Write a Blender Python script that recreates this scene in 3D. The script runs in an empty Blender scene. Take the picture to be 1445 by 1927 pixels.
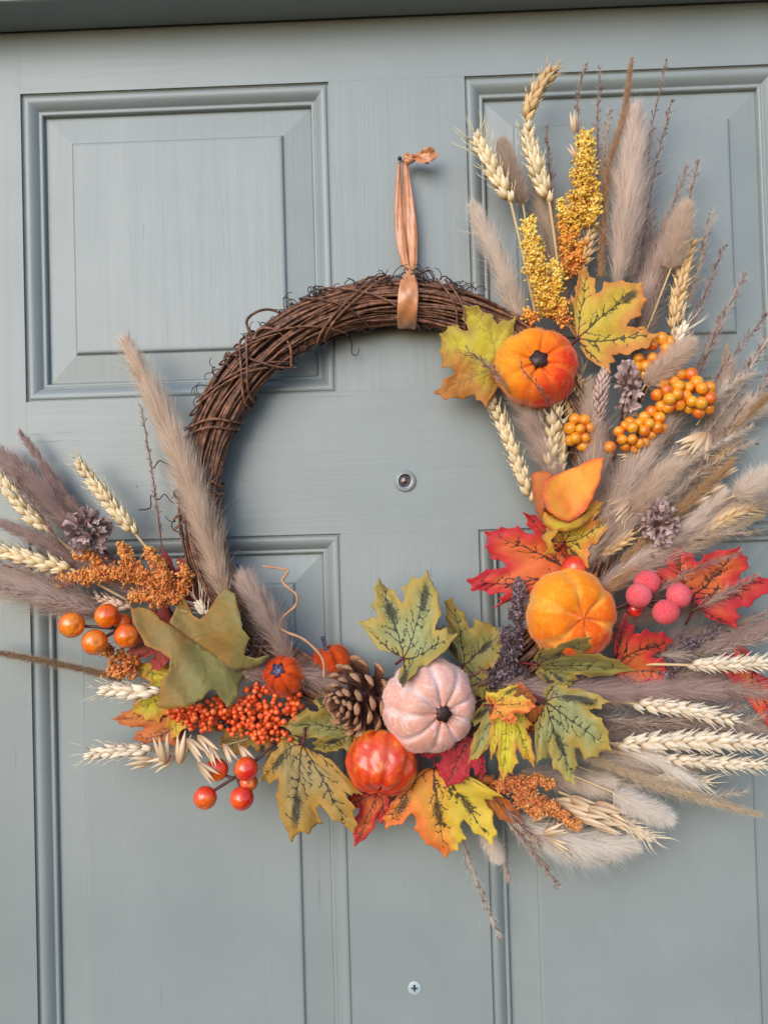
import bpy, bmesh, math, random
import numpy as np
from mathutils import Vector, Matrix, geometry

# ------------------------------------------------------------------ camera, sky, sun, exposure
scene = bpy.context.scene
COL = scene.collection
D = 0.72                                   # camera to door face, metres
FPX = D * 2272.7                           # focal length in photo pixels (photo 1445 x 1927)
PITCH, YAW, ROLL = -0.0223, -0.0227, -0.0283
def _cam_rows():
    def f(v):
        x, y, z = v
        x, y = x*math.cos(YAW)-y*math.sin(YAW), x*math.sin(YAW)+y*math.cos(YAW)
        z, y = z*math.cos(PITCH)-y*math.sin(PITCH), z*math.sin(PITCH)+y*math.cos(PITCH)
        x, z = x*math.cos(ROLL)-z*math.sin(ROLL), x*math.sin(ROLL)+z*math.cos(ROLL)
        return np.array([x, y, z])
    return np.stack([f((1, 0, 0)), f((0, 1, 0)), f((0, 0, -1))], axis=1)   # rows: right, forward, down
ROWS = _cam_rows()
cam_data = bpy.data.cameras.new('camera')
cam_data.sensor_fit = 'HORIZONTAL'; cam_data.sensor_width = 36.0
cam_data.lens = 36.0 * FPX / 1445.0
cam_data.clip_start = 0.01; cam_data.clip_end = 200
cam = bpy.data.objects.new('camera', cam_data); COL.objects.link(cam)
r_, f_, d_ = ROWS
cam.matrix_world = Matrix(((r_[0], -d_[0], -f_[0], 0.0), (r_[1], -d_[1], -f_[1], -D),
                           (r_[2], -d_[2], -f_[2], 0.0), (0, 0, 0, 1)))
scene.camera = cam

SUN_DIR = Vector((-0.48, -1.0, 0.44)).normalized()      # towards the sun
world = bpy.data.worlds.new('World'); scene.world = world; world.use_nodes = True
wn = world.node_tree
sky = wn.nodes.new('ShaderNodeTexSky'); sky.sky_type = 'NISHITA'; sky.sun_disc = False
sky.sun_elevation = math.asin(SUN_DIR.z)
sky.sun_rotation = math.atan2(SUN_DIR.x, SUN_DIR.y)
sky.air_density = 1.0; sky.dust_density = 0.8; sky.ozone_density = 5.0
wn.links.new(sky.outputs[0], wn.nodes['Background'].inputs[0])
wn.nodes['Background'].inputs[1].default_value = 0.15
sun_l = bpy.data.lights.new('sun', 'SUN'); sun_l.energy = 1.4; sun_l.angle = math.radians(46)
sun_l.color = (1.0, 0.92, 0.81)
sun = bpy.data.objects.new('sun', sun_l); COL.objects.link(sun)
sun.rotation_euler = SUN_DIR.to_track_quat('Z', 'Y').to_euler()
vs = scene.view_settings
vs.view_transform = 'Standard'; vs.look = 'None'; vs.gamma = 1.0; vs.exposure = 0.57
vs.use_curve_mapping = False
scene.cycles.max_bounces = 7; scene.cycles.diffuse_bounces = 4; scene.cycles.glossy_bounces = 3; scene.cycles.transmission_bounces = 4

# ------------------------------------------------------------------ helpers
RS = np.random.RandomState
def P(px, py, d=0.0):
    """photo pixel -> world point on the plane d millimetres in front of the door"""
    ray = ROWS.T @ np.array([(px-722.5)/FPX, 1.0, (py-963.5)/FPX])
    t = (D - d*0.001) / ray[1]
    return np.array([ray[0]*t, -D + ray[1]*t, ray[2]*t])
def PP(pts): return np.array([P(*p) for p in pts])
def S(px, d=0.0): return px/2272.7*(D-d*0.001)/D
def lin(c):
    c = np.array(c, float)/255.0
    return tuple(np.where(c <= 0.04045, c/12.92, ((c+0.055)/1.055)**2.4))
def L4(c, k=1.0): return tuple(min(1, v*k) for v in lin(c)) + (1.0,)

def spline(pts, n):
    pts = np.asarray(pts, float)
    if len(pts) == 2: return pts[0] + (pts[1]-pts[0])*np.linspace(0, 1, n)[:, None]
    seg = np.linalg.norm(np.diff(pts, axis=0), axis=1)
    q = np.vstack([2*pts[0]-pts[1], pts, 2*pts[-1]-pts[-2]])
    u = np.concatenate([[0], np.cumsum(seg)]); u /= u[-1]
    out = []
    for t in np.linspace(0, 1, n):
        i = min(np.searchsorted(u, t, side='right')-1, len(pts)-2)
        s = (t-u[i])/max(u[i+1]-u[i], 1e-9)
        a, b, c, e = q[i], q[i+1], q[i+2], q[i+3]
        out.append(0.5*((2*b)+(c-a)*s+(2*a-5*b+4*c-e)*s*s+(-a+3*b-3*c+e)*s**3))
    return np.array(out)
def frames(pts):
    T = np.gradient(pts, axis=0); T /= np.linalg.norm(T, axis=1)[:, None]+1e-12
    n = np.cross(T[0], [0, 1, 0.01]); n /= np.linalg.norm(n)+1e-12
    N = []
    for t in T:
        n = n - t*np.dot(n, t); n /= np.linalg.norm(n)+1e-12; N.append(n)
    N = np.array(N); return T, N, np.cross(T, N)
def nrm(v): return v/(np.linalg.norm(v, axis=-1, keepdims=True)+1e-12)

class MB:
    """collects vertices, faces and one float attribute per vertex"""
    def __init__(s): s.V = []; s.F = []; s.A = []; s.B = []; s.n = 0
    def add(s, V, F, a=0.0, b=0.0):
        V = np.asarray(V, float); n = len(V)
        s.V.append(V); s.F.extend([tuple(i+s.n for i in f) for f in F])
        s.A.append(np.full(n, a) if np.isscalar(a) else np.asarray(a))
        s.B.append(np.full(n, b) if np.isscalar(b) else np.asarray(b)); s.n += n
    def tube(s, pts, rad, sides=6, a=0.0, b=0.0):
        pts = np.asarray(pts, float); m = len(pts)
        rad = np.full(m, rad) if np.isscalar(rad) else np.asarray(rad)
        T, N, B = frames(pts); th = np.linspace(0, 2*np.pi, sides, endpoint=False)
        V = (pts[:, None] + rad[:, None, None]*(np.cos(th)[None, :, None]*N[:, None]+np.sin(th)[None, :, None]*B[:, None])).reshape(-1, 3)
        F = [(i*sides+j, i*sides+(j+1) % sides, (i+1)*sides+(j+1) % sides, (i+1)*sides+j) for i in range(m-1) for j in range(sides)]
        F += [tuple(range(sides-1, -1, -1)), tuple(range((m-1)*sides, m*sides))]
        s.add(V, F, a, b)
    def data(s, name):
        return mesh_data(name, np.vstack(s.V), s.F, np.concatenate(s.A), np.concatenate(s.B))

def mesh_data(name, V, F, a=None, b=None, uv=None, smooth=True):
    me = bpy.data.meshes.new(name)
    me.from_pydata(np.asarray(V).tolist(), [], [tuple(int(i) for i in f) for f in F])
    if smooth: me.polygons.foreach_set('use_smooth', np.ones(len(me.polygons), bool))
    for nm, arr in (('va', a), ('vb', b)):
        if arr is not None:
            at = me.attributes.new(nm, 'FLOAT', 'POINT'); at.data.foreach_set('value', np.asarray(arr, np.float32))
    me.update(); return me

def thing(name, label, cat, loc, group=None):
    o = bpy.data.objects.new(name, None); COL.objects.link(o)
    o.empty_display_size = 0.01; o.location = loc
    o['label'] = label; o['category'] = cat
    if group: o['group'] = group
    return o
def origin(o):
    return Vector(o.location) if o.parent is None else origin(o.parent) + Vector(o.location)
def part(name, me, mat, parent, kind=None, label=None):
    """mesh with world-space vertices becomes a child of parent (shifted into its frame)"""
    if isinstance(me, MB): me = me.data(name)
    me.transform(Matrix.Translation(-origin(parent)))
    if mat and not me.materials: me.materials.append(mat)
    o = bpy.data.objects.new(name, me); COL.objects.link(o); o.parent = parent
    if kind: o['kind'] = kind
    if label: o['label'] = label
    return o
def piece(name, me, mw, parent):
    """shared mesh placed by a world matrix under parent"""
    o = bpy.data.objects.new(name, me); COL.objects.link(o); o.parent = parent
    o.matrix_local = Matrix.Translation(-origin(parent)) @ mw
    return o
def basis(loc, z, x=None, scale=(1, 1, 1)):
    z = nrm(np.asarray(z, float)); x = np.array([0.3, -1, 0.2]) if x is None else np.asarray(x, float)
    x = x - z*np.dot(x, z); x = nrm(x); y = np.cross(z, x)
    m = np.eye(4); m[:3, 0] = x*scale[0]; m[:3, 1] = y*scale[1]; m[:3, 2] = z*scale[2]; m[:3, 3] = loc
    return Matrix(m.tolist())

# ------------------------------------------------------------------ materials
class NT:
    def __init__(s, name):
        s.m = bpy.data.materials.new(name); s.m.use_nodes = True
        s.t = s.m.node_tree; s.b = s.t.nodes['Principled BSDF']; s.out = s.t.nodes['Material Output']
    def n(s, typ, **kw):
        nd = s.t.nodes.new('ShaderNode'+typ)
        for k, v in kw.items(): setattr(nd, k, v)
        return nd
    def lk(s, a, b): s.t.links.new(a, b)
    def inp(s, sock, v):
        if hasattr(v, 'is_linked') or hasattr(v, 'links'): s.lk(v, sock)
        else: sock.default_value = v
    def attr(s, nm): return s.n('Attribute', attribute_name=nm).outputs['Fac']
    def math(s, op, a, b=0.0, c=None, clamp=False):
        nd = s.n('Math', operation=op, use_clamp=clamp); s.inp(nd.inputs[0], a); s.inp(nd.inputs[1], b)
        if c is not None: s.inp(nd.inputs[2], c)
        return nd.outputs[0]
    def mix(s, fac, a, b):
        nd = s.n('Mix', data_type='RGBA'); s.inp(nd.inputs[0], fac); s.inp(nd.inputs[6], a); s.inp(nd.inputs[7], b); return nd.outputs[2]
    def ramp(s, fac, stops):
        nd = s.n('ValToRGB'); s.lk(fac, nd.inputs[0]); e = nd.color_ramp.elements
        while len(e) < len(stops): e.new(0.5)
        for el, (p, c) in zip(e, stops): el.position = p; el.color = c
        return nd.outputs[0]
    def pos(s, scale=(1, 1, 1), kind='Object'):
        tc = s.n('TexCoord').outputs['Object'] if kind == 'Object' else s.n('NewGeometry').outputs['Position']
        mp = s.n('Mapping'); mp.inputs['Scale'].default_value = scale; s.lk(tc, mp.inputs[0]); return mp.outputs[0]
    def noise(s, vec, scale, detail=3, rough=0.55, dist=0.0):
        nd = s.n('TexNoise'); s.lk(vec, nd.inputs['Vector']); nd.inputs['Scale'].default_value = scale
        nd.inputs['Detail'].default_value = detail; nd.inputs['Roughness'].default_value = rough; nd.inputs['Distortion'].default_value = dist
        return nd.outputs['Fac']
    def smooth(s, v, lo, hi):
        nd = s.n('MapRange', interpolation_type='SMOOTHSTEP'); s.inp(nd.inputs[0], v); s.inp(nd.inputs[1], lo); s.inp(nd.inputs[2], hi); return nd.outputs[0]
    def bump(s, h, strength, dist=0.001, normal=None):
        nd = s.n('Bump'); nd.inputs['Strength'].default_value = strength; nd.inputs['Distance'].default_value = dist
        s.lk(h, nd.inputs['Height'])
        if normal is not None: s.lk(normal, nd.inputs['Normal'])
        return nd.outputs[0]
    def objrand(s): return s.n('ObjectInfo').outputs['Random']
    def set(s, **kw):
        for k, v in kw.items(): s.inp(s.b.inputs[k.replace('_', ' ')], v)

def paint(name, vertical, dark=1.0):
    t = NT(name); geo = t.pos(kind='World')
    fine = (700, 1, 16) if vertical else (16, 1, 700)
    coarse = (160, 1, 5) if vertical else (5, 1, 160)
    grain = (260, 1, 9) if vertical else (9, 1, 320)
    b1 = t.noise(t.pos(fine, 'World'), 1.0, 3); b2 = t.noise(t.pos(coarse, 'World'), 1.0, 3)
    g = t.noise(t.pos(grain, 'World'), 1.0, 5, 0.7)
    blot = t.noise(geo, 7.0, 4, 0.6); blot2 = t.noise(geo, 60.0, 3, 0.6)
    c = t.mix(t.smooth(blot, 0.3, 0.7), (0.264, 0.296, 0.288, 1), (0.299, 0.329, 0.319, 1))
    c = t.mix(t.math('MULTIPLY', t.smooth(b2, 0.35, 0.75), 0.10), c, (0.238, 0.268, 0.261, 1))
    c = t.mix(t.math('MULTIPLY', t.smooth(blot2, 0.6, 0.75), 0.16), c, (0.34, 0.375, 0.38, 1))
    crack = t.math('MULTIPLY', t.smooth(g, 0.63, 0.74), t.smooth(blot, 0.40, 0.58))
    c = t.mix(t.math('MULTIPLY', crack, 0.5), c, (0.12, 0.13, 0.12, 1))
    sc1 = t.noise(t.pos((30, 1, 420) if not vertical else (420, 1, 30), 'World'), 1.0, 3, 0.6); sc2 = t.noise(geo, 14.0, 2)
    c = t.mix(t.math('MULTIPLY', t.math('MULTIPLY', t.smooth(sc1, 0.60, 0.72), t.smooth(sc2, 0.56, 0.70)), 0.40), c, (0.42, 0.45, 0.44, 1))
    lines = t.noise(t.pos(fine, 'World'), 0.6, 4, 0.7)
    c = t.mix(t.math('MULTIPLY', t.math('MULTIPLY', t.smooth(lines, 0.52, 0.72), t.smooth(blot, 0.35, 0.65)), 0.11), c, (0.20, 0.235, 0.235, 1))
    vor = t.n('TexVoronoi'); vor.inputs['Scale'].default_value = 22.0; t.lk(geo, vor.inputs['Vector'])
    thr = t.math('MULTIPLY', t.smooth(t.noise(geo, 11.0, 2), 0.50, 0.70), 0.045)
    spk = t.math('LESS_THAN', vor.outputs['Distance'], thr)
    c = t.mix(t.math('MULTIPLY', spk, 0.6), c, (0.07, 0.07, 0.065, 1))
    h = t.math('ADD', t.math('MULTIPLY', b1, 0.5), t.math('MULTIPLY', b2, 0.8))
    h = t.math('SUBTRACT', h, t.math('MULTIPLY', crack, 0.7))
    t.set(Base_Color=c, Roughness=t.math('ADD', t.math('MULTIPLY', b2, 0.16), 0.30), Normal=t.bump(h, 0.42, 0.0005))
    t.b.inputs['Specular IOR Level'].default_value = 0.5
    return t.m
M_PV = paint('door_paint_upright', True); M_PH = paint('door_paint_level', False)

def simple(name, c, rough=0.6, var=0.0, c2=None, scale=200.0, bump=0.0, sheen=0.0, rnd=0.0, coat=0.0, **kw):
    t = NT(name); col = L4(c)
    if c2 is not None: col = t.mix(t.smooth(t.noise(t.pos(), scale, 3), 0.35, 0.65), col, L4(c2))
    if rnd:
        hv = t.n('HueSaturation'); t.inp(hv.inputs['Color'], col)
        t.lk(t.math('ADD', t.math('MULTIPLY', t.objrand(), 2*rnd), 1-rnd), hv.inputs['Value']); col = hv.outputs[0]
    t.set(Base_Color=col, Roughness=rough)
    if sheen: t.set(Sheen_Weight=sheen); t.b.inputs['Sheen Roughness'].default_value = 0.4
    if coat: t.set(Coat_Weight=coat); t.b.inputs['Coat Roughness'].default_value = 0.08
    if bump: t.set(Normal=t.bump(t.noise(t.pos(), scale*2, 3), bump, 0.0006))
    for k, v in kw.items(): t.set(**{k: v})
    return t.m

def _bright(c, k):
    v = np.array(lin(c))**0.58*0.98*np.array([1.0, 0.95, 0.885]); return tuple(v)+(1.0,)
def hair_mat(name, root, tip, tr=0.4, rnd=0.22, k=1.45):
    """va runs from root to tip of a hair, vb is random for each hair"""
    t = NT(name)
    c = t.mix(t.smooth(t.attr('va'), 0.0, 0.9), _bright(root, k), _bright(tip, k))
    hv = t.n('HueSaturation'); t.lk(c, hv.inputs['Color'])
    t.lk(t.math('ADD', t.math('MULTIPLY', t.attr('vb'), 2*rnd), 1-rnd), hv.inputs['Value'])
    df = t.n('BsdfDiffuse'); tl = t.n('BsdfTranslucent'); mx = t.n('MixShader'); mx.inputs[0].default_value = tr
    t.lk(hv.outputs[0], df.inputs[0]); t.lk(hv.outputs[0], tl.inputs[0])
    t.lk(df.outputs[0], mx.inputs[1]); t.lk(tl.outputs[0], mx.inputs[2]); t.lk(mx.outputs[0], t.out.inputs[0])
    return t.m
# ------------------------------------------------------------------ the door and its frame
XL, XM1, XM2, XR = -0.3139, -0.0529, 0.0610, 0.3220
ZD, ZT, ZB, ZL, ZBOT = 0.4303, 0.3787, 0.1169, -0.0007, -0.86
DX0, DX1, DZ0 = -0.4190, 0.4270, -1.08
door = thing('front_door', 'sage green painted timber door with moulded panels behind the wreath', 'door', (0, 0, DZ0))

def slab(name, x0, x1, z0, z1, y0, y1, mat, parent, bev=0.00006, label=None):
    bm = bmesh.new(); bmesh.ops.create_cube(bm, size=1.0)
    for v in bm.verts: v.co = Vector((x0 if v.co.x < 0 else x1, y0 if v.co.y < 0 else y1, z0 if v.co.z < 0 else z1))
    bmesh.ops.bevel(bm, geom=list(bm.edges), offset=bev, segments=2, affect='EDGES', profile=0.5)
    me = bpy.data.meshes.new(name); bm.to_mesh(me); bm.free()
    return part(name, me, mat, parent, label=label)
G = 0.00003                                  # hairline joints between rails and stiles
slab('stile', DX0, XL, DZ0, ZD+0.03, 0, 0.042, M_PV, door)
slab('stile', XR, DX1, DZ0, ZD+0.03, 0, 0.042, M_PV, door)
slab('muntin', XM1, XM2, ZB+G, ZT-G, 0.0, 0.042, M_PV, door)
slab('muntin', XM1, XM2, ZBOT+G, ZL-G, 0.0, 0.042, M_PV, door)
slab('rail', XL+G, XR-G, ZT, ZD+0.03, 0.0, 0.042, M_PH, door)
slab('rail', XL+G, XR-G, ZL, ZB, 0.0, 0.042, M_PH, door)
slab('rail', XL+G, XR-G, DZ0, ZBOT, 0.0, 0.042, M_PH, door)

MOULD = [(0.0, 0.012), (0.0000, 0.0016), (0.0007, 0.0030), (0.0016, 0.0032)]
for k in range(9):                            # rounded ovolo
    a = k/8.0; MOULD.append((0.0019+0.0098*a, 0.0022 + 0.0046*(a**1.7) - 0.0012*math.sin(math.pi*a)))
MOULD += [(0.0123, 0.0079), (0.0131, 0.0074), (0.0150, 0.0076), (0.0157, 0.0088), (0.0160, 0.016)]
def moulding(x0, x1, z0, z1):
    c = [(x0, z1), (x1, z1), (x1, z0), (x0, z0)]; inw = [(1, -1), (-1, -1), (-1, 1), (1, 1)]
    for i in range(4):
        j = (i+1) % 4; V = []; n = len(MOULD)
        for (cx, cz), (ix, iz) in ((c[i], inw[i]), (c[j], inw[j])):
            for s_, y in MOULD: V.append((cx+ix*s_, y, cz+iz*s_))
        F = [(k, k+1, n+k+1, n+k) for k in range(n-1)]
        part('moulding', mesh_data('moulding', V, F), M_PH if i % 2 == 0 else M_PV, door)
def raised_panel(x0, x1, z0, z1, mat):
    prof = [(0.0158, 0.0160), (0.0159, 0.0128), (0.0172, 0.0122), (0.0395, 0.0098), (0.0402, 0.0094), (0.0412, 0.0072), (0.0420, 0.0067), (0.0434, 0.0065)]
    V = []
    for s_, y in prof: V += [(x0+s_, y, z1-s_), (x1-s_, y, z1-s_), (x1-s_, y, z0+s_), (x0+s_, y, z0+s_)]
    F = [(4*k+i, 4*k+(i+1) % 4, 4*k+4+(i+1) % 4, 4*k+4+i) for k in range(len(prof)-1) for i in range(4)]
    m = 4*(len(prof)-1); F.append((m, m+1, m+2, m+3))
    me = mesh_data('raised_panel', V, F, smooth=False); part('raised_panel', me, mat, door)
for x0, x1 in ((XL, XM1), (XM2, XR)):
    for z0, z1 in ((ZB, ZT), (ZBOT, ZL)):
        moulding(x0, x1, z0, z1); raised_panel(x0, x1, z0, z1, M_PV)

frame = thing('door_frame', 'dark green painted timber frame head overhanging the top of the door', 'door frame', (0, 0, DZ0))
slab('frame_head', DX0-0.12, DX1+0.12, ZD, ZD+0.12, -0.045, -0.0020, M_PH, frame, bev=0.002)
slab('frame_jamb', DX0-0.12, DX0-0.003, DZ0, ZD-0.0005, -0.06, 0.04, M_PV, frame, bev=0.002)
slab('frame_jamb', DX1+0.003, DX1+0.12, DZ0, ZD-0.0005, -0.06, 0.04, M_PV, frame, bev=0.002)

def lathe_y(prof, c, n=40):
    """profile of (radius, distance in front of door) turned about the axis out of the door"""
    V = []; m = len(prof)
    for r, y in prof:
        for k in range(n):
            a = 2*math.pi*k/n; V.append((c[0]+r*math.cos(a), c[1]-y, c[2]+r*math.sin(a)))
    F = [(i*n+k, i*n+(k+1) % n, (i+1)*n+(k+1) % n, (i+1)*n+k) for i in range(m-1) for k in range(n)]
    F.append(tuple((m-1)*n+k for k in range(n)))
    return mesh_data('turned', V, F)
M_CHROME = simple('worn_chrome', (205, 205, 205), 0.25, Metallic=1.0)
M_LENS = simple('peephole_glass', (52, 42, 44), 0.05, coat=1.0)
pc = P(762, 905, 0)
peep = thing('peephole', 'small round door viewer with painted ring in the middle of the door', 'peephole', pc)
R = S(20.5)
part('outer_ring', lathe_y([(R, -0.002), (R, 0.0012), (R*0.96, 0.0019), (R*0.80, 0.0025), (R*0.70, 0.0024), (R*0.67, 0.0010)], pc), M_PV, peep)
part('bezel', lathe_y([(R*0.70, 0.0016), (R*0.695, 0.0029), (R*0.66, 0.0031), (R*0.62, 0.0028), (R*0.60, 0.0008)], pc), M_CHROME, peep)
part('lens', lathe_y([(R*0.605, 0.0005), (R*0.58, 0.0014), (R*0.45, 0.0024), (R*0.25, 0.0030), (R*0.02, 0.0032)], pc), M_LENS, peep)
part('inner_tube', lathe_y([(R*0.40, 0.0027), (R*0.39, 0.00305), (R*0.33, 0.0033), (R*0.31, 0.0028)], pc), simple('brown_tube', (110, 80, 78), 0.3), peep)

sc_ = P(780, 1860, 0); SR_ = S(12.5)
screw = thing('screw', 'small painted cross-head screw low on the middle of the door', 'screw', sc_)
V = []; nr, na = 14, 48
for i in range(nr+1):
    for k in range(na):
        a = 2*math.pi*k/na+0.1; r = SR_*i/nr; x, z = r*math.cos(a-0.1), r*math.sin(a-0.1)
        y = 0.0013*math.sqrt(max(0, 1-(i/nr)**2*0.92))
        if (abs(x) < SR_*0.15 and abs(z) < SR_*0.5) or (abs(z) < SR_*0.15 and abs(x) < SR_*0.5): y -= 0.0013
        V.append((sc_[0]+x, sc_[1]-y, sc_[2]+z))
F = [(i*na+k, i*na+(k+1) % na, (i+1)*na+(k+1) % na, (i+1)*na+k) for i in range(nr) for k in range(na)]
part('screw_head', mesh_data('screw_head', V, F, smooth=False), simple('screw_paint', (176, 190, 192), 0.4), screw)
part('slot', lathe_y([(SR_*0.45, 0.00006), (SR_*0.01, 0.0001)], sc_, 20), simple('slot_dark', (25, 24, 24), 0.7), screw)

# ------------------------------------------------------------------ generators
# maple leaf template: base at the origin, midrib to (0,1)
HALF = [(0.0, 0.0), (0.10, -0.07), (0.20, -0.15), (0.28, -0.14), (0.47, -0.13), (0.415, -0.02), (0.445, 0.045), (0.38, 0.11),
        (0.52, 0.185), (0.56, 0.30), (0.65, 0.37), (0.66, 0.57), (0.545, 0.525), (0.455, 0.575), (0.30, 0.475),
        (0.275, 0.56), (0.34, 0.665), (0.245, 0.765), (0.225, 0.845), (0.105, 0.885), (0.0, 1.0)]
def leaf_template(seed):
    r = RS(seed); pts = []
    full = HALF + [(-x, y) for x, y in HALF[-2:0:-1]]
    full = [(x+r.normal(0, 0.009), y+r.normal(0, 0.009)) for x, y in full]
    n = len(full)
    for i in range(n):
        a = np.array(full[i]); b = np.array(full[(i+1) % n]); m = max(2, int(np.linalg.norm(b-a)/0.026))
        e = b-a; nn = np.array([e[1], -e[0]])/np.linalg.norm(e)
        for k in range(m):
            s = k/m; pts.append(a+e*s+nn*(-0.006*math.sin(math.pi*s)*np.linalg.norm(e)/0.15 + 0.006*math.sin(math.pi*s*3)*(np.linalg.norm(e) > 0.1) + r.normal(0, 0.0034)))
    outline = np.array(pts)
    tips = [(0, 0.95), (0.62, 0.53), (-0.62, 0.53), (0.40, -0.09), (-0.40, -0.09)]
    segs = []
    for ti, tp in enumerate(tips):
        tp = np.array(tp); bend = np.array([r.normal(0, 0.03), r.normal(0, 0.03)])
        path = [tp*s+bend*math.sin(math.pi*s)+r.normal(0, 0.006, 2) for s in np.linspace(0, 0.93, 10)]
        path[0] = np.zeros(2); L = np.linalg.norm(tp)
        for k in range(9): segs.append((path[k], path[k+1], 0.0105*(1-0.75*k/9), 0.0105*(1-0.75*(k+1)/9)))
        nb = 11 if L > 0.6 else 7
        for k in range(nb):
            s = 0.16+0.74*k/nb; i = min(int(s/0.93*9), 8); p0 = path[i]; dr = nrm(path[i+1]-path[i]); sd = 1 if k % 2 else -1
            an = sd*math.radians(r.uniform(34, 55)); dd = np.array([dr[0]*math.cos(an)-dr[1]*math.sin(an), dr[0]*math.sin(an)+dr[1]*math.cos(an)])
            ln = r.uniform(0.12, 0.26)*(1-s*0.6)*(L/0.9); q = p0
            for j in range(4):
                an2 = r.normal(0, 0.25); dd = np.array([dd[0]*math.cos(an2)-dd[1]*math.sin(an2), dd[0]*math.sin(an2)+dd[1]*math.cos(an2)])
                q2 = q+dd*ln/4; segs.append((q, q2, 0.0062*(1-j*0.22), 0.0062*(0.78-j*0.22)))
                if r.rand() < 0.85:
                    e2 = np.array([-dd[1], dd[0]])*r.choice([-1, 1])+dd*0.8; segs.append((q2, q2+nrm(e2)*ln*0.26, 0.0042, 0.0016))
                q = q2
    return outline, segs
def inside(poly, pts):
    x, y = pts[:, 0], pts[:, 1]; c = np.zeros(len(pts), bool); j = len(poly)-1
    for i in range(len(poly)):
        xi, yi = poly[i]; xj, yj = poly[j]
        c ^= ((yi > y) != (yj > y)) & (x < (xj-xi)*(y-yi)/(yj-yi+1e-12)+xi); j = i
    return c
def seg_dist(pts, segs):
    best = np.full(len(pts), 9.0); sd = np.full(len(pts), 9.0)
    for a, b, w0, w1 in segs:
        e = b-a; t = np.clip(((pts-a)@e)/(e@e+1e-12), 0, 1); q = np.linalg.norm(pts-(a+t[:, None]*e), axis=1)
        best = np.minimum(best, q-(w0+(w1-w0)*t)); sd = np.minimum(sd, q)
    return best, sd
def triangulate(outline, segs, step, seed=0):
    lo, hi = outline.min(0), outline.max(0); r = RS(seed)
    gx, gy = np.meshgrid(np.arange(lo[0], hi[0], step), np.arange(lo[1], hi[1], step*0.87)); gx = gx+(np.arange(len(gy)) % 2)[:, None]*step/2
    g = np.stack([gx.ravel(), gy.ravel()], 1)+r.uniform(-0.15, 0.15, (gx.size, 2))*step
    extra = [a+(b-a)*s for a, b, _, _ in segs for s in np.linspace(0, 1, max(2, int(np.linalg.norm(b-a)/step*1.2)), endpoint=False)]
    if extra:
        ex = np.array(extra); g = g[np.min(np.linalg.norm(g[:, None]-ex[None], axis=2), axis=1) > step*0.45]; g = np.vstack([g, ex])
    g = g[inside(outline, g)]
    _, od = seg_dist(g, [(outline[i], outline[(i+1) % len(outline)], 0, 0) for i in range(len(outline))])
    g = g[od > step*0.4]
    n = len(outline); allp = [Vector(p) for p in np.vstack([outline, g])]
    v, e, f, *_ = geometry.delaunay_2d_cdt(allp, [(i, (i+1) % n) for i in range(n)], [list(range(n))], 1, 1e-6)
    return np.array([tuple(p) for p in v]), [tuple(t) for t in f]
TEMPL = []
for sd_ in (3, 11, 27, 42):
    ol, sg = leaf_template(sd_); v2, f2 = triangulate(ol, sg, 0.021, sd_)
    dv, ds = seg_dist(v2, sg)
    edge = seg_dist(v2, [(ol[i], ol[(i+1) % len(ol)], 0, 0) for i in range(len(ol))])[1]
    TEMPL.append((v2, f2, dv, ds, edge))

def tps(src, dst):
    src = np.asarray(src, float); n = len(src)
    def U(r2): return np.where(r2 > 1e-12, r2*np.log(np.maximum(r2, 1e-12)), 0)
    K = U(((src[:, None]-src[None])**2).sum(2)); Pm = np.hstack([np.ones((n, 1)), src])
    A = np.zeros((n+3, n+3)); A[:n, :n] = K+np.eye(n)*1e-4; A[:n, n:] = Pm; A[n:, :n] = Pm.T
    W = np.linalg.solve(A, np.vstack([np.asarray(dst, float), np.zeros((3, np.shape(dst)[1]))]))
    return lambda p: U(((p[:, None]-src[None])**2).sum(2))@W[:n] + np.hstack([np.ones((len(p), 1)), p])@W[n:]

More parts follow.
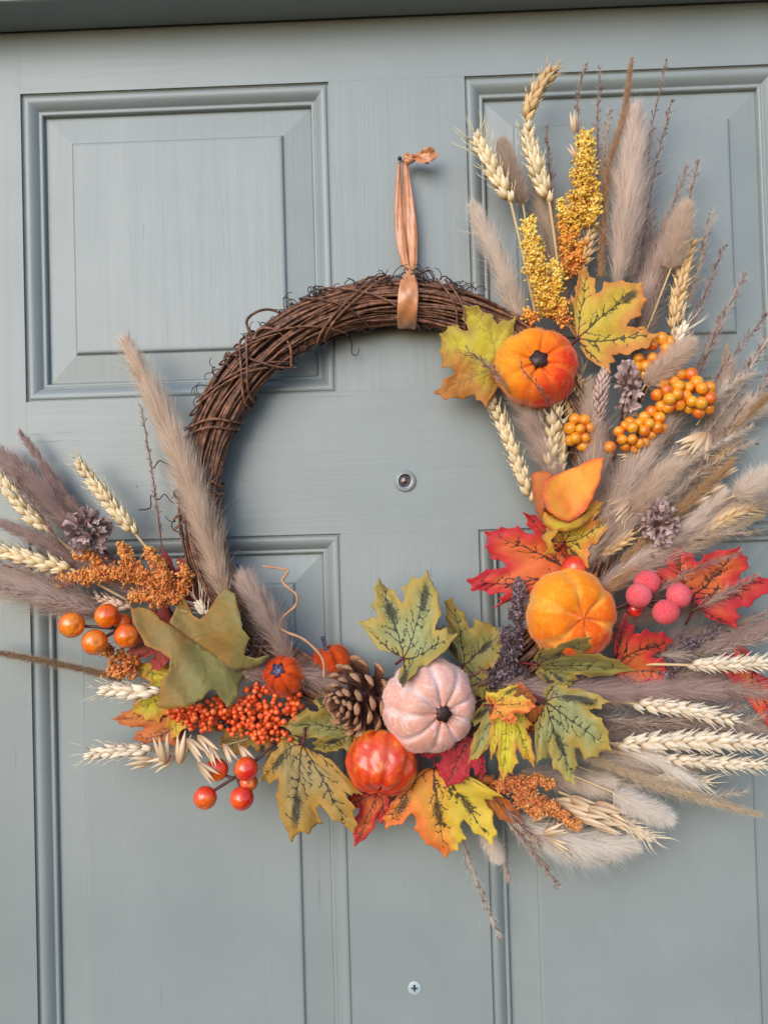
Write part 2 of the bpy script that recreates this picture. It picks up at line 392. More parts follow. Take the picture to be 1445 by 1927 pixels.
def leaf_mat(name, centre, mid, rim, ink=(30, 25, 22), veins=1.0, blot=1.0, side=None, wrinkle=0.0):
    """va: distance to the printed veins, vb: distance to the edge; blotch patches are print too"""
    t = NT(name); uv = t.n('Attribute', attribute_name='leafuv').outputs['Vector']
    sep = t.n('SeparateXYZ'); t.lk(uv, sep.inputs[0])
    rnd = t.objrand(); off = t.n('VectorMath', operation='ADD'); cmb = t.n('CombineXYZ'); t.lk(t.math('MULTIPLY', rnd, 37.0), cmb.inputs[2])
    t.lk(uv, off.inputs[0]); t.lk(cmb.outputs[0], off.inputs[1]); v = off.outputs[0]
    big = t.noise(v, 2.6, 2); med = t.noise(v, 9, 3); fine = t.noise(v, 46, 3, 0.6); mot = t.noise(v, 120, 2)
    ev = t.math('ADD', t.attr('vb'), t.math('MULTIPLY', t.math('SUBTRACT', big, 0.5), 0.30))
    c = t.mix(t.smooth(ev, 0.0, 0.14), L4(rim), L4(mid)); c = t.mix(t.smooth(ev, 0.07, 0.25), c, L4(centre))
    if side: c = t.mix(t.math('MULTIPLY', t.smooth(t.math('ADD', sep.outputs[0], t.math('MULTIPLY', t.math('SUBTRACT', big, 0.5), 0.8)), -0.05, 0.35), 0.85), c, L4(side))
    hv = t.n('HueSaturation'); t.lk(c, hv.inputs['Color']); t.lk(t.math('ADD', t.math('ADD', t.math('MULTIPLY', med, 0.5), t.math('MULTIPLY', t.math('SUBTRACT', mot, 0.5), 0.35)), 0.75), hv.inputs['Value']); c = hv.outputs[0]; blt = t.noise(v, 75, 3, 0.65)
    if veins:
        vm = t.smooth(t.math('ADD', t.attr('va'), t.math('MULTIPLY', t.math('SUBTRACT', fine, 0.42), 0.022)), 0.0035, -0.0005)
        hs = t.n('Attribute', attribute_name='blotch').outputs['Fac']
        bm_ = t.smooth(t.math('ADD', t.math('MULTIPLY', hs, blot), t.math('MULTIPLY', t.math('SUBTRACT', blt, 0.5), 3.4)), 0.62, 0.74)
        near = t.math('MULTIPLY', t.smooth(t.attr('va'), 0.075, 0.01), t.smooth(med, 0.36, 0.58))
        sp = t.math('MULTIPLY', t.smooth(mot, 0.60, 0.66), near)
        m = t.math('MAXIMUM', t.math('MULTIPLY', vm, veins), t.math('MAXIMUM', bm_, t.math('MULTIPLY', sp, 0.9)))
        c = t.mix(t.math('MULTIPLY', m, 0.9), c, L4(ink))
    wv = t.noise(v, 160, 2)
    puff = t.smooth(t.attr('va'), 0.0, 0.05)
    b = t.bump(wv, 0.25, 0.0004); b = t.bump(puff, 0.22, 0.0006, b)
    if wrinkle: b = t.bump(t.noise(v, 4.5, 3, 0.5, 0.8), wrinkle, 0.006, b)
    t.set(Base_Color=c, Roughness=0.62, Normal=b); t.b.inputs['Sheen Weight'].default_value = 0.15
    tl = t.n('BsdfTranslucent'); t.lk(c, tl.inputs[0]); mx = t.n('MixShader'); mx.inputs[0].default_value = 0.15
    t.lk(t.b.outputs[0], mx.inputs[1]); t.lk(tl.outputs[0], mx.inputs[2]); t.lk(mx.outputs[0], t.out.inputs[0])
    return t.m
LM = {
 'olive': leaf_mat('leaf_olive', (166, 166, 108), (172, 160, 88), (188, 158, 74), blot=1.15),
 'darkolive': leaf_mat('leaf_dark_olive', (140, 132, 70), (146, 130, 60), (166, 136, 54), blot=1.2),
 'yellow': leaf_mat('leaf_yellow', (224, 204, 46), (214, 192, 50), (214, 150, 50), blot=0.55, veins=0.75),
 'yellowolive': leaf_mat('leaf_yellow_olive', (210, 190, 46), (202, 180, 48), (178, 148, 58), blot=0.2, veins=0.35, side=(190, 112, 36)),
 'gold': leaf_mat('leaf_gold', (216, 186, 54), (222, 168, 52), (226, 138, 54), blot=1.0, ink=(52, 40, 22)),
 'yellowgold': leaf_mat('leaf_yellow_gold', (218, 186, 60), (220, 172, 58), (218, 140, 60), blot=1.3, ink=(48, 40, 24)),
 'tan': leaf_mat('leaf_tan', (168, 144, 84), (178, 142, 70), (188, 140, 54), blot=1.1),
 'red': leaf_mat('leaf_red', (234, 116, 54), (222, 70, 50), (204, 40, 46), blot=0.75),
 'crimson': leaf_mat('leaf_crimson', (192, 44, 50), (190, 34, 46), (172, 28, 42), blot=0.8),
 'orange': leaf_mat('leaf_orange', (240, 164, 56), (242, 146, 54), (236, 122, 48), blot=1.0, side=(224, 198, 60)),
 'orangebrown': leaf_mat('leaf_orange_brown', (218, 128, 54), (212, 118, 50), (202, 106, 46), blot=0.6),
 'back': leaf_mat('leaf_reverse', (146, 120, 64), (152, 124, 62), (176, 122, 50), veins=0.0, side=(134, 128, 70), wrinkle=0.35),
 'petal': leaf_mat('petal_orange', (248, 176, 58), (246, 158, 50), (236, 104, 50), veins=0.0, wrinkle=0.15),
 'pinkred': leaf_mat('leaf_pink_red', (168, 84, 62), (176, 72, 58), (180, 62, 54), veins=0.3, wrinkle=0.3),
}
M_PET = simple('leaf_stalk', (104, 34, 40), 0.5)
LEAFG = 'fabric maple leaves of the wreath'
def finish_leaf(root, V, F, uvw, va, vb, blotch, mat, name='leaf_blade'):
    me = mesh_data(name, V, F, va, vb)
    at = me.attributes.new('leafuv', 'FLOAT_VECTOR', 'POINT'); at.data.foreach_set('vector', np.asarray(uvw, np.float32).ravel())
    at = me.attributes.new('blotch', 'FLOAT', 'POINT'); at.data.foreach_set('value', np.asarray(blotch, np.float32))
    o = part(name, me, LM[mat], root)
    md = o.modifiers.new('thickness', 'SOLIDIFY'); md.thickness = 0.00045; md.offset = 0
    return o
CTRL = [(0, 0), (0, 1), (0.66, 0.56), (-0.66, 0.56), (0.46, -0.10), (-0.46, -0.10)]
def leaf(label, mat, base, tips, seed, wave=3.0, stalk=None, blots=3):
    """base and the five tips (centre, right, left, lower right, lower left as seen along the midrib) as (px, py, d)"""
    r = RS(seed); v2, f2, dv, ds, edge = TEMPL[seed % 4]
    dst = np.array([base]+list(tips), float); m = tps(CTRL, dst)(v2)
    ph = r.uniform(0, 6.28, 6); x, y = v2[:, 0], v2[:, 1]
    d = m[:, 2] + 0.95*wave*(0.55*np.sin(5.2*x+ph[0])*np.cos(4.1*y+ph[1]) + 0.28*np.sin(9*x+6*y+ph[2]) + 0.10*np.sin(17*y-8*x+ph[3])) \
        + 1.1*np.minimum(ds/0.09, 1.0)**0.7 - 0.5 - wave*0.45*np.clip(0.10-edge, 0, 1)/0.10*(0.5+np.sin(11*x+13*y+ph[4]))
    V = np.array([P(a, b, max(c, 1.5)) for (a, b), c in zip(m[:, :2], d)])
    bl = np.zeros(len(v2))
    for k in range(blots):
        tp = np.array(CTRL[1:][r.randint(5)])*r.uniform(0.45, 0.82)+r.normal(0, 0.03, 2); ax = nrm(tp+1e-6); q = v2-tp
        u = q@ax; w = q@np.array([-ax[1], ax[0]]); rr = np.sqrt((u/r.uniform(0.11, 0.19))**2+(w/r.uniform(0.045, 0.085))**2)
        bl = np.maximum(bl, np.clip(1.45-rr, 0, 1))
    root = thing('maple_leaf', label, 'leaf', P(*base), LEAFG)
    finish_leaf(root, V, f2, np.stack([x, y, np.zeros_like(x)], 1), dv, edge, bl, mat)
    st = stalk or [(base[0]-(tips[0][0]-base[0])*0.18, base[1]-(tips[0][1]-base[1])*0.18, base[2]-6)]
    b = MB(); b.tube(spline(PP([base]+st), 8) if len(st) > 1 else spline(PP([base, st[0]]), 6), S(2.6, 40), 6); part('stalk', b, M_PET, root)
    return root
def patch(root, outline, depth_pts, mat, step=7.0, seed=1, wave=1.5, name='leaf_blade', veins=()):
    """leaf piece from an outline in photo pixels; depth_pts (px,py,d) shape it in depth"""
    r = RS(seed); o = []
    for i in range(len(outline)):
        a = np.array(outline[i], float); b = np.array(outline[(i+1) % len(outline)], float); n = max(1, int(np.linalg.norm(b-a)/step))
        o += [a+(b-a)*k/n+r.normal(0, 0.5, 2) for k in range(n)]
    o = np.array(o); sg = [(np.array(a, float), np.array(b, float), 1.2, 0.6) for pl in veins for a, b in zip(pl[:-1], pl[1:])]
    v2, f2 = triangulate(o, sg, step, seed)
    dp = np.array(depth_pts, float); c = dp[:, :2].mean(0); sc = 150.0
    d = tps((dp[:, :2]-c)/sc, dp[:, 2:3])((v2-c)/sc)[:, 0]
    q = (v2-c)/sc; ph = r.uniform(0, 6, 3); d = d+wave*(np.sin(7*q[:, 0]+ph[0])*np.cos(6*q[:, 1]+ph[1])+0.5*np.sin(15*q[:, 0]-9*q[:, 1]+ph[2]))
    V = np.array([P(a, b, dd) for (a, b), dd in zip(v2, d)])
    edge = seg_dist(v2, [(o[i], o[(i+1) % len(o)], 0, 0) for i in range(len(o))])[1]/75.0
    va = seg_dist(v2, sg)[0]/sc if sg else np.full(len(v2), 1.0)
    return finish_leaf(root, V, f2, np.stack([q[:, 0], q[:, 1], np.zeros(len(q))], 1), va, edge, np.zeros(len(q)), mat, name)

# ---- grasses
def hairs(axis, W, n, ang, rs, width, clump=6, bend=0.25, jit=0.18, root_r=0.0006, tlo=0.0, thi=1.0, tbias=1.0, grav=0.0, lenj=0.35):
    """ribbons splaying from an axis; W(t) is the half width reached by the hair tips"""
    m = len(axis); T, N, B = frames(axis); nc = max(1, n//clump)
    tc = tlo+(thi-tlo)*rs.rand(nc)**tbias; pc_ = rs.rand(nc)*2*np.pi; ac = ang*rs.uniform(0.45, 1.5, nc); lc = rs.uniform(1-lenj, 1+lenj*0.5, nc)
    k = np.repeat(np.arange(nc), clump); n = len(k)
    t = np.clip(tc[k]+rs.normal(0, 0.016, n), 0, 1); ph = pc_[k]+rs.normal(0, 0.35, n); a = np.radians(np.clip(ac[k]+rs.normal(0, ang*0.16, n), 2, 110))
    f = t*(m-1); i = np.minimum(f.astype(int), m-2); s = (f-i)[:, None]
    c = axis[i]*(1-s)+axis[i+1]*s; tt = T[i]; rad = np.cos(ph)[:, None]*N[i]+np.sin(ph)[:, None]*B[i]
    dr = tt*np.cos(a)[:, None]+rad*np.sin(a)[:, None]; Wt = W(t)
    L = (Wt/np.maximum(np.sin(np.radians(ang)), 0.2))*lc[k]*rs.uniform(0.75, 1.1, n)
    dr = nrm(dr+rs.normal(0, jit*0.5, (n, 3))); bd = tt*bend+rs.normal(0, jit, (n, 3))+np.array([0, 0, -grav])
    p0 = c+rad*root_r; p1 = p0+dr*L[:, None]*0.5+bd*L[:, None]*0.10; p2 = p0+dr*L[:, None]*0.92+bd*L[:, None]*0.36
    if clump >= 8:
        tipc = np.zeros((nc, 3)); np.add.at(tipc, k, p2); tipc = (tipc/clump)[k]; p2 = p2+(tipc-p2)*rs.uniform(0.2, 0.75, n)[:, None]
    sd = nrm(np.cross(dr, rad+rs.normal(0, 0.38, (n, 3)))); w = width*rs.uniform(0.6, 1.3, n)[:, None]
    V = np.stack([p0-sd*w*0.5, p0+sd*w*0.5, p1-sd*w*0.42, p1+sd*w*0.42, p2], 1).reshape(-1, 3)
    o = np.arange(n)*5
    F = np.concatenate([np.stack([o, o+1, o+3], 1), np.stack([o, o+3, o+2], 1), np.stack([o+2, o+3, o+4], 1)])
    va = np.tile([0, 0, 0.5, 0.5, 1.0], n); vb = np.repeat(rs.rand(nc)[k]*0.7+rs.rand(n)*0.3, 5)
    return V, F, va, vb
def prof(*kv):
    xs = [a for a, _ in kv]; ys = [b for _, b in kv]
    return lambda t: np.interp(t, xs, ys)
HM = {
 'white': hair_mat('plume_white', (248, 236, 226), (253, 248, 242), tr=0.4),
 'cream': hair_mat('plume_cream', (236, 216, 198), (252, 240, 228), tr=0.4),
 'pinkbeige': hair_mat('plume_pink_beige', (216, 186, 170), (246, 228, 216)),
 'tan': hair_mat('plume_tan', (214, 178, 146), (246, 224, 202)),
 'tail': hair_mat('tail_tan', (212, 180, 154), (240, 216, 194)),
 'tailgrey': hair_mat('tail_grey', (186, 158, 140), (222, 198, 180)),
 'mauve': hair_mat('plume_mauve', (178, 146, 134), (224, 198, 186)),
 'dmauve': hair_mat('plume_dark_mauve', (148, 112, 108), (198, 164, 158)),
 'fox': hair_mat('foxtail_brown', (162, 116, 74), (208, 160, 110)),
 'foxpale': hair_mat('foxtail_pale', (182, 152, 114), (222, 200, 166)),
 'foxdark': hair_mat('foxtail_dark', (130, 94, 66), (176, 138, 104)),
 'amber': hair_mat('foxtail_amber', (160, 112, 74), (198, 150, 106)),
}
M_STRAW = simple('straw_stem', (206, 178, 132), 0.6, rnd=0.1)
M_BSTEM = simple('brown_stem', (120, 86, 66), 0.6)
M_DSTEM = simple('dark_stem', (78, 44, 44), 0.5)
M_SEED = simple('plume_seed', (150, 106, 74), 0.7)
def plume(name, label, cat, group, pts, W, mat, n=5000, ang=22, seed=1, stem=None, stemmat=None, width=0.00026, seeds=0, fly=0.14, **kw):
    rs = RS(seed); A = spline(PP(pts), 60); dm = pts[len(pts)//2][2]
    root = thing(name, label, cat, A[0], group)
    Wf = prof(*[(t, S(w, dm)) for t, w in W])
    V, F, va, vb = hairs(A, Wf, n, ang, rs, width, **kw)
    k2 = dict(kw); k2.update(clump=4, lenj=0.5, jit=0.3)
    V2, F2, va2, vb2 = hairs(A, lambda t: Wf(t)*1.38+S(2, dm), int(n*fly), min(70, ang*1.45), rs, width*0.75, **k2)
    V, F, va, vb = np.vstack([V, V2]), np.vstack([F, F2+len(V)]), np.concatenate([va, va2]), np.concatenate([vb, vb2])
    part('plume', mesh_data('plume', V, F, va, vb, smooth=False), HM[mat], root, kind='stuff')
    b = MB(); sp = A[:50]
    if stem: sp = np.vstack([spline(PP(stem+[pts[0]]), 16)[:-1], sp])
    b.tube(sp, np.linspace(S(2.4, dm), S(0.8, dm), len(sp)), 5); part('stem', b, stemmat or M_STRAW, root)
    if seeds:
        sb = MB(); T, N, B = frames(A)
        for k in range(seeds):
            i = rs.randint(2, 56); a = rs.rand()*6.28; rad = N[i]*math.cos(a)+B[i]*math.sin(a); w = float(Wf(i/59))
            c = A[i]+rad*w*rs.uniform(0.2, 0.8)+T[i]*w*0.3; u = nrm(T[i]+rad*0.4); s_ = np.cross(u, rad); l = S(5, dm)
            sb.add([c-u*l*0.5, c+s_*l*0.13, c+rad*l*0.12, c-s_*l*0.13, c+u*l*0.5], [(0, 1, 2), (0, 2, 3), (0, 3, 1), (4, 2, 1), (4, 3, 2), (4, 1, 3)])
        part('seeds', sb, M_SEED, root, kind='stuff')
    return root
PG = 'fluffy grass plumes of the wreath'; BG = 'bunny tail grass heads of the wreath'; FG = 'slender foxtail grass spikes of the wreath'
def pampas(label, pts, w, mat, **kw):
    W = [(0, w*0.55), (0.2, w), (0.55, w*0.9), (0.85, w*0.68), (1, w*0.38)]
    kw.setdefault('n', 6500); kw.setdefault('clump', 22); kw.setdefault('lenj', 0.45); kw.setdefault('fly', 0.22); kw.setdefault('seeds', 70)
    return plume('pampas_plume', label, 'grass plume', PG, pts, W, mat, **kw)
def bunny(label, pts, w, mat, **kw):
    W = [(0, w*0.75), (0.15, w), (0.6, w), (0.85, w*0.8), (1, w*0.5)]
    kw.setdefault('n', 9000); kw.setdefault('ang', 48); kw.setdefault('clump', 3); kw.setdefault('bend', 0.5); kw.setdefault('width', 0.00022); kw['n'] = int(kw['n']*0.75); kw.setdefault('lenj', 0.25); kw.setdefault('fly', 0.22)
    return plume('bunny_tail_grass', label, 'bunny tail', BG, pts, W, mat, **kw)
def foxtail(label, pts, w, mat, **kw):
    W = [(0, w), (0.5, w*0.95), (0.85, w*0.75), (1, w*0.35)]
    kw.setdefault('n', 9000); kw['n'] = int(kw['n']*0.45); kw.setdefault('ang', 46); kw.setdefault('clump', 5); kw.setdefault('width', 0.00030); kw.setdefault('fly', 0.35)
    return plume('foxtail_grass', label, 'grass spike', FG, pts, W, mat, **kw)
M_SPK = {'red': simple('sprig_spikelet_red', (150, 98, 84), 0.65), 'mauve': simple('sprig_spikelet_mauve', (160, 122, 116), 0.65), 'grey': simple('sprig_spikelet_grey', (150, 124, 116), 0.65)}
def sprig(label, pts, spread=12, n=34, col='red', hair=260, seed=1, hairmat='mauve', L=9.0):
    spread *= 1.4; rs = RS(seed); A = spline(PP(pts), 60); dm = pts[0][2]; T, N, B = frames(A)
    root = thing('grass_sprig', label, 'grass sprig', A[0], 'thin feathery grass sprigs of the wreath')
    b = MB(); b.tube(A, np.linspace(S(1.5, dm), S(0.6, dm), 60), 4); sb = MB(); tips = []
    for k in range(n):
        t = 0.12+0.88*(k+rs.rand())/n; i = min(int(t*59), 58); a = rs.rand()*6.28; rad = N[i]*math.cos(a)+B[i]*math.sin(a)
        ln = S(spread, dm)*(1.05-0.65*t)*rs.uniform(0.3, 1.0); dr = nrm(T[i]*1.25+rad*rs.uniform(0.4, 1)); p1 = A[i]+dr*ln
        b.tube(np.array([A[i], A[i]+dr*ln*0.5+rad*ln*0.06, p1]), S(0.45, dm), 3); tips.append(i)
        for q in range(rs.randint(2, 6)):
            u = nrm(dr+rs.normal(0, 0.35, 3)); s_ = nrm(np.cross(u, rs.normal(0, 1, 3))); w_ = np.cross(u, s_); l = S(L, dm)*rs.uniform(0.6, 1.15); c = p1-dr*ln*rs.uniform(0, 0.5)
            sb.add([c, c+u*l*0.4+s_*l*0.11, c+u*l*0.4+w_*l*0.1, c+u*l*0.4-s_*l*0.11, c+u*l], [(0, 1, 2), (0, 2, 3), (0, 3, 1), (4, 2, 1), (4, 3, 2), (4, 1, 3)])
    part('stem', b, M_BSTEM if col != 'grey' else M_STRAW, root); part('spikelets', sb, M_SPK[col], root, kind='stuff')
    if hair:
        V, F, va, vb = hairs(A, lambda t: np.full_like(t, S(spread*0.9, dm))*(1.1-0.6*t), int(hair*1.8), 40, rs, 0.00016, clump=3, tlo=0.1)
        part('plume', mesh_data('plume', V, F, va, vb, smooth=False), HM[hairmat], root, kind='stuff')
    return root

# ---- wheat
def lens_mesh(name, mat, n=9, sides=8, fat=0.27, flat=0.8, sharp=1.6, crease=0.0):
    V = []; F = []
    for i in range(n+1):
        t = i/n; r = fat*(math.sin(math.pi*min(1, t**0.72)))**0.85*(1-0.25*t**sharp) if 0 < i < n else 0.0
        if i == n: r = 0.004
        for k in range(sides):
            a = 2*math.pi*k/sides; V.append((r*math.cos(a)*(1-crease*(k == 0)), r*flat*math.sin(a), t+0.0))
    F = [(i*sides+k, i*sides+(k+1) % sides, (i+1)*sides+(k+1) % sides, (i+1)*sides+k) for i in range(n) for k in range(sides)]
    me = mesh_data(name, V, F, a=[v[2] for v in V]); me.materials.append(mat); return me
def grain_mat(name, c0, c1, c2):
    t = NT(name); z = t.attr('va'); g = t.noise(t.pos((14, 14, 1.2)), 1.0, 3)
    c = t.ramp(z, [(0.0, L4(c0)), (0.45, L4(c1)), (1.0, L4(c2))])
    c = t.mix(t.math('MULTIPLY', t.smooth(g, 0.4, 0.7), 0.35), c, L4(c0))
    hv = t.n('HueSaturation'); t.lk(c, hv.inputs['Color']); t.lk(t.math('ADD', t.math('MULTIPLY', t.objrand(), 0.28), 0.86), hv.inputs['Value'])
    t.set(Base_Color=hv.outputs[0], Roughness=0.48, Normal=t.bump(g, 0.35, 0.0005)); t.b.inputs['Subsurface Weight'].default_value = 0.0
    return t.m
GM = {'cream': grain_mat('wheat_cream', (198, 160, 104), (232, 206, 158), (244, 228, 192)),
      'gold': grain_mat('wheat_gold', (186, 140, 84), (222, 180, 122), (236, 206, 156)),
      'pale': grain_mat('wheat_pale', (202, 172, 134), (234, 214, 184), (246, 234, 214)),
      'pink': grain_mat('wheat_pink', (184, 140, 112), (222, 184, 154), (238, 212, 186)),
      'oat': grain_mat('oat_husk', (168, 128, 92), (216, 184, 146), (232, 208, 174)),
      'canary': grain_mat('canary_scale', (176, 140, 128), (206, 172, 152), (226, 204, 204))}
GRAIN = {k: lens_mesh('grain', m, crease=0.25) for k, m in GM.items()}
AWN = {k: simple('awn_'+k, c, 0.6) for k, c in (('cream', (236, 216, 168)), ('gold', (224, 190, 132)), ('pale', (240, 224, 196)), ('pink', (228, 196, 166)))}
def wheat(label, base, tip, w=19, mat='cream', seed=1, stem=None, mid=None, awn=12, roll=0.0):
    rs = RS(seed); pts = [base]+([mid] if mid else [])+[tip]; A = spline(PP(pts), 50); dm = base[2]; T, N, B = frames(A)
    root = thing('wheat_ear', label, 'wheat', A[0], 'dried wheat ears of the wreath')
    length = np.linalg.norm(np.diff(A, axis=0), axis=1).sum(); wm = S(w, dm)
    splay = rs.uniform(0.75, 1.35); nodes = max(6, int(length/(wm*rs.uniform(0.5, 0.62)))); fwd = np.array([0, -1.0, 0]); aw = MB()
    for k in range(nodes):
        t = (k+0.3)/(nodes+0.2); i = min(int(t*49), 48); tg = T[i]; sd = nrm(np.cross(fwd, tg)); fr = nrm(np.cross(tg, sd))
        cr, sr = math.cos(roll), math.sin(roll); s1 = sd*cr+fr*sr; f1 = fr*cr-sd*sr
        side = 1 if k % 2 else -1; taper = 1.0-0.42*max(0, t-0.62)/0.38-0.25*max(0, 0.15-t)/0.15
        gl = wm*1.62*taper; base_p = A[i]
        for lat, frn, ln, fat in ((0.78, 0.10, 1.05, 1.0), (0.42, 0.62, 1.0, 1.05), (0.50, -0.62, 0.95, 1.0), (0.95, 0.45, 0.82, 0.72)):
            dr = nrm(tg*1.5+s1*side*lat*0.8*splay+f1*frn*0.7+rs.normal(0, 0.12, 3))
            p0 = base_p+s1*side*wm*0.16*lat+f1*frn*wm*0.22
            g = gl*ln*rs.uniform(0.9, 1.1)
            piece('grain', GRAIN[mat], basis(p0, dr, s1*side+f1*0.4, (g*0.92*fat, g*0.92*fat, g)), root)
            if awn and lat > 0.6:
                tp = p0+dr*g*0.93; al = S(awn, dm)*rs.uniform(0.5, 2.2)*(0.6+0.9*t)
                aw.tube(np.array([tp, tp+nrm(dr+s1*side*0.15)*al*0.6, tp+nrm(dr+s1*side*0.05+rs.normal(0, 0.06, 3))*al]), [S(1.4, dm), S(0.8, dm), S(0.2, dm)], 3)
    for k in range(3):
        dr = nrm(T[-1]+rs.normal(0, 0.16, 3)); g = wm*1.05; piece('grain', GRAIN[mat], basis(A[-1]-T[-1]*g*0.5, dr, None, (g*0.6, g*0.6, g)), root)
        al = S(awn*1.9+6, dm)*rs.uniform(0.5, 1.1); p0 = A[-1]+dr*g*0.4; aw.tube(np.array([p0, p0+dr*al*0.5, p0+nrm(dr+rs.normal(0, 0.12, 3))*al]), [S(1.1, dm), S(0.7, dm), S(0.15, dm)], 3)
    part('awns', aw, AWN[mat], root, kind='stuff')
    b = MB(); sp = A[:45]
    if stem: sp = np.vstack([spline(PP(stem+[base]), 16)[:-1], sp])
    b.tube(sp, np.linspace(S(3.0, dm), S(1.8, dm), len(sp)), 6); part('stem', b, M_STRAW, root)
    return root
HUSK = lens_mesh('husk', GM['oat'], n=10, fat=0.105, flat=0.6, sharp=1.0, crease=0.2)
def oats(label, husks, stem, seed=1, scale=1.0, flare=0.3):
    """husks: (px, py, d, direction px dx, dy, length px)"""
    rs = RS(seed); dm = husks[0][2]; SP = spline(PP(stem), 24)
    root = thing('oat_spray', label, 'oats', SP[0], 'dried oat sprays of the wreath')
    b = MB(); b.tube(SP, S(1.5, dm), 5)
    for (x, y, d, dx, dy, l) in husks:
        p0 = P(x, y, d); dr = nrm(P(x+dx, y+dy, d+rs.uniform(-4, 6))-p0); ln = S(l, d)*scale; sd = nrm(np.cross(dr, [0, -1, 0]))
        for q, o in ((1, 0), (-1, 0), (0.1, 0.5)):
            u = nrm(dr+sd*q*flare*rs.uniform(0.6, 1.1)+np.array([0, -1, 0])*o*0.4); g = ln*(1 if q else 0.9)*rs.uniform(0.85, 1.05)
            piece('husk', HUSK, basis(p0+sd*q*ln*0.02, u, sd, (g*1.1, g*1.1, g)), root)
        j = np.argmin(np.linalg.norm(SP-p0, axis=1)); b.tube(np.array([SP[j], (SP[j]+p0)/2+np.array([0, -0.002, 0.001]), p0]), S(0.9, d), 4)
    part('stem', b, M_STRAW, root); return root

# ---- seed sprays
def nub_meshes():
    r = RS(5); out = []
    for k in range(5):
        bm = bmesh.new(); bmesh.ops.create_icosphere(bm, subdivisions=1, radius=1.0)
        V = np.array([v.co[:] for v in bm.verts])*r.uniform(0.35, 1.7, (len(bm.verts), 1)); F = [tuple(v.index for v in f.verts) for f in bm.faces]; bm.free(); out.append((V, F))
    return out
NUBS = nub_meshes()
def spray_mat(name, c0, c1, c2, rough=0.7):
    t = NT(name); c = t.ramp(t.attr('va'), [(0.0, L4(c0)), (0.55, L4(c1)), (1.0, L4(c2))]); t.set(Base_Color=c, Roughness=rough)
    t.b.inputs['Sheen Weight'].default_value = 0.2; return t.m
SM = {'yellow': spray_mat('spray_yellow', (240, 178, 50), (250, 204, 74), (253, 226, 128)),
      'orange': spray_mat('spray_orange', (212, 112, 38), (232, 142, 56), (242, 176, 92)),
      'rust': spray_mat('spray_rust', (206, 104, 44), (226, 134, 58), (238, 172, 96)),
      'mix': spray_mat('spray_yellow_to_orange', (234, 130, 46), (244, 168, 58), (250, 204, 84)),
      'dark': spray_mat('spray_dark', (58, 38, 44), (92, 66, 72), (150, 124, 132), 0.4)}
M_SPSTEM = simple('spray_stem', (190, 110, 50), 0.7)
def spray(label, axes, mat, n, nub=3.0, seed=1, sub=None, stemmat=None, name='seed_spray'):
    """axes: list of (points, radius px); nubs sit on short side twigs"""
    rs = RS(seed); root = thing(name, label, 'seed spray', P(*axes[0][0][0]), 'crumbly seed head sprays of the wreath')
    nb = MB(); st = MB(); tot = sum(math.dist(a[0][:2], a[-1][:2])*r for a, r in axes)
    for pts, rad in axes:
        A = spline(PP(pts), 40); T, N, B = frames(A); dm = pts[0][2]; st.tube(A, np.linspace(S(3, dm), S(1.4, dm), 40), 5)
        cnt = int(n*math.dist(pts[0][:2], pts[-1][:2])*rad/tot); tw = max(6, cnt//14)
        for k in range(tw):
            t = rs.rand()**0.9; i = min(int(t*39), 38); a = rs.rand()*6.28; rr = N[i]*math.cos(a)+B[i]*math.sin(a); R0 = S(rad, dm)*(1.08 if t < 0.35 else 1.08-0.62*(t-0.35)/0.65)*rs.uniform(0.55, 1.1)
            dr = nrm(rr+T[i]*rs.uniform(0.2, 1.3)); p1 = A[i]+dr*R0; st.tube(np.array([A[i], p1]), S(0.8, dm), 3)
            for q in range(cnt//tw+1):
                s = rs.uniform(0.2, 1.05); c = A[i]+(p1-A[i])*s+rs.normal(0, 1, 3)*S(nub*1.15, dm); V, F = NUBS[rs.randint(5)]
                z = S(nub, dm)*rs.choice([0.4, 0.6, 0.8, 1.15]); ax = nrm(rs.normal(0, 1, 3)); ay = nrm(np.cross(ax, rs.normal(0, 1, 3))); az = np.cross(ax, ay)
                nb.add(c+z*(V@np.stack([ax, ay*0.65, az*0.8])), F, float(np.clip(0.5+rs.normal(0, 0.28)+(t-0.5)*0.5, 0, 1)))
    part('seed_heads', nb.data('seed_heads'), SM[mat], root, kind='stuff'); part('stem', st, stemmat or M_SPSTEM, root)
    return root

# ---- berries
def berry_mat(name, c0, c1, c2, rough=0.16, coat=0.8, frost=False):
    t = NT(name); v = t.pos(); n1 = t.noise(v, 1.1, 2, 0.5); rnd = t.objrand()
    sep = t.n('SeparateXYZ'); t.lk(v, sep.inputs[0])
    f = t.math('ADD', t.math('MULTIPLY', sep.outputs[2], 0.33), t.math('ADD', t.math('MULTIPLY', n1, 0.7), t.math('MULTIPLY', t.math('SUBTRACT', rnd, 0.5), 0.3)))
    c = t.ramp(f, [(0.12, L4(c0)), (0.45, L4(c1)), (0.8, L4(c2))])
    if frost:
        g = t.noise(v, 16, 2, 0.7); c = t.mix(t.math('MULTIPLY', t.smooth(g, 0.45, 0.62), 0.45), c, L4((255, 190, 190)))
        t.set(Base_Color=c, Roughness=0.45, Sheen_Weight=0.12, Normal=t.bump(g, 0.4, 0.2)); t.b.inputs['Sheen Roughness'].default_value = 0.3
    else:
        t.set(Base_Color=c, Roughness=rough, Coat_Weight=coat, Normal=t.bump(t.noise(v, 1.6, 2), 0.14, 0.3)); t.b.inputs['Coat Roughness'].default_value = 0.06
        t.set(Subsurface_Weight=0.0)
    return t.m
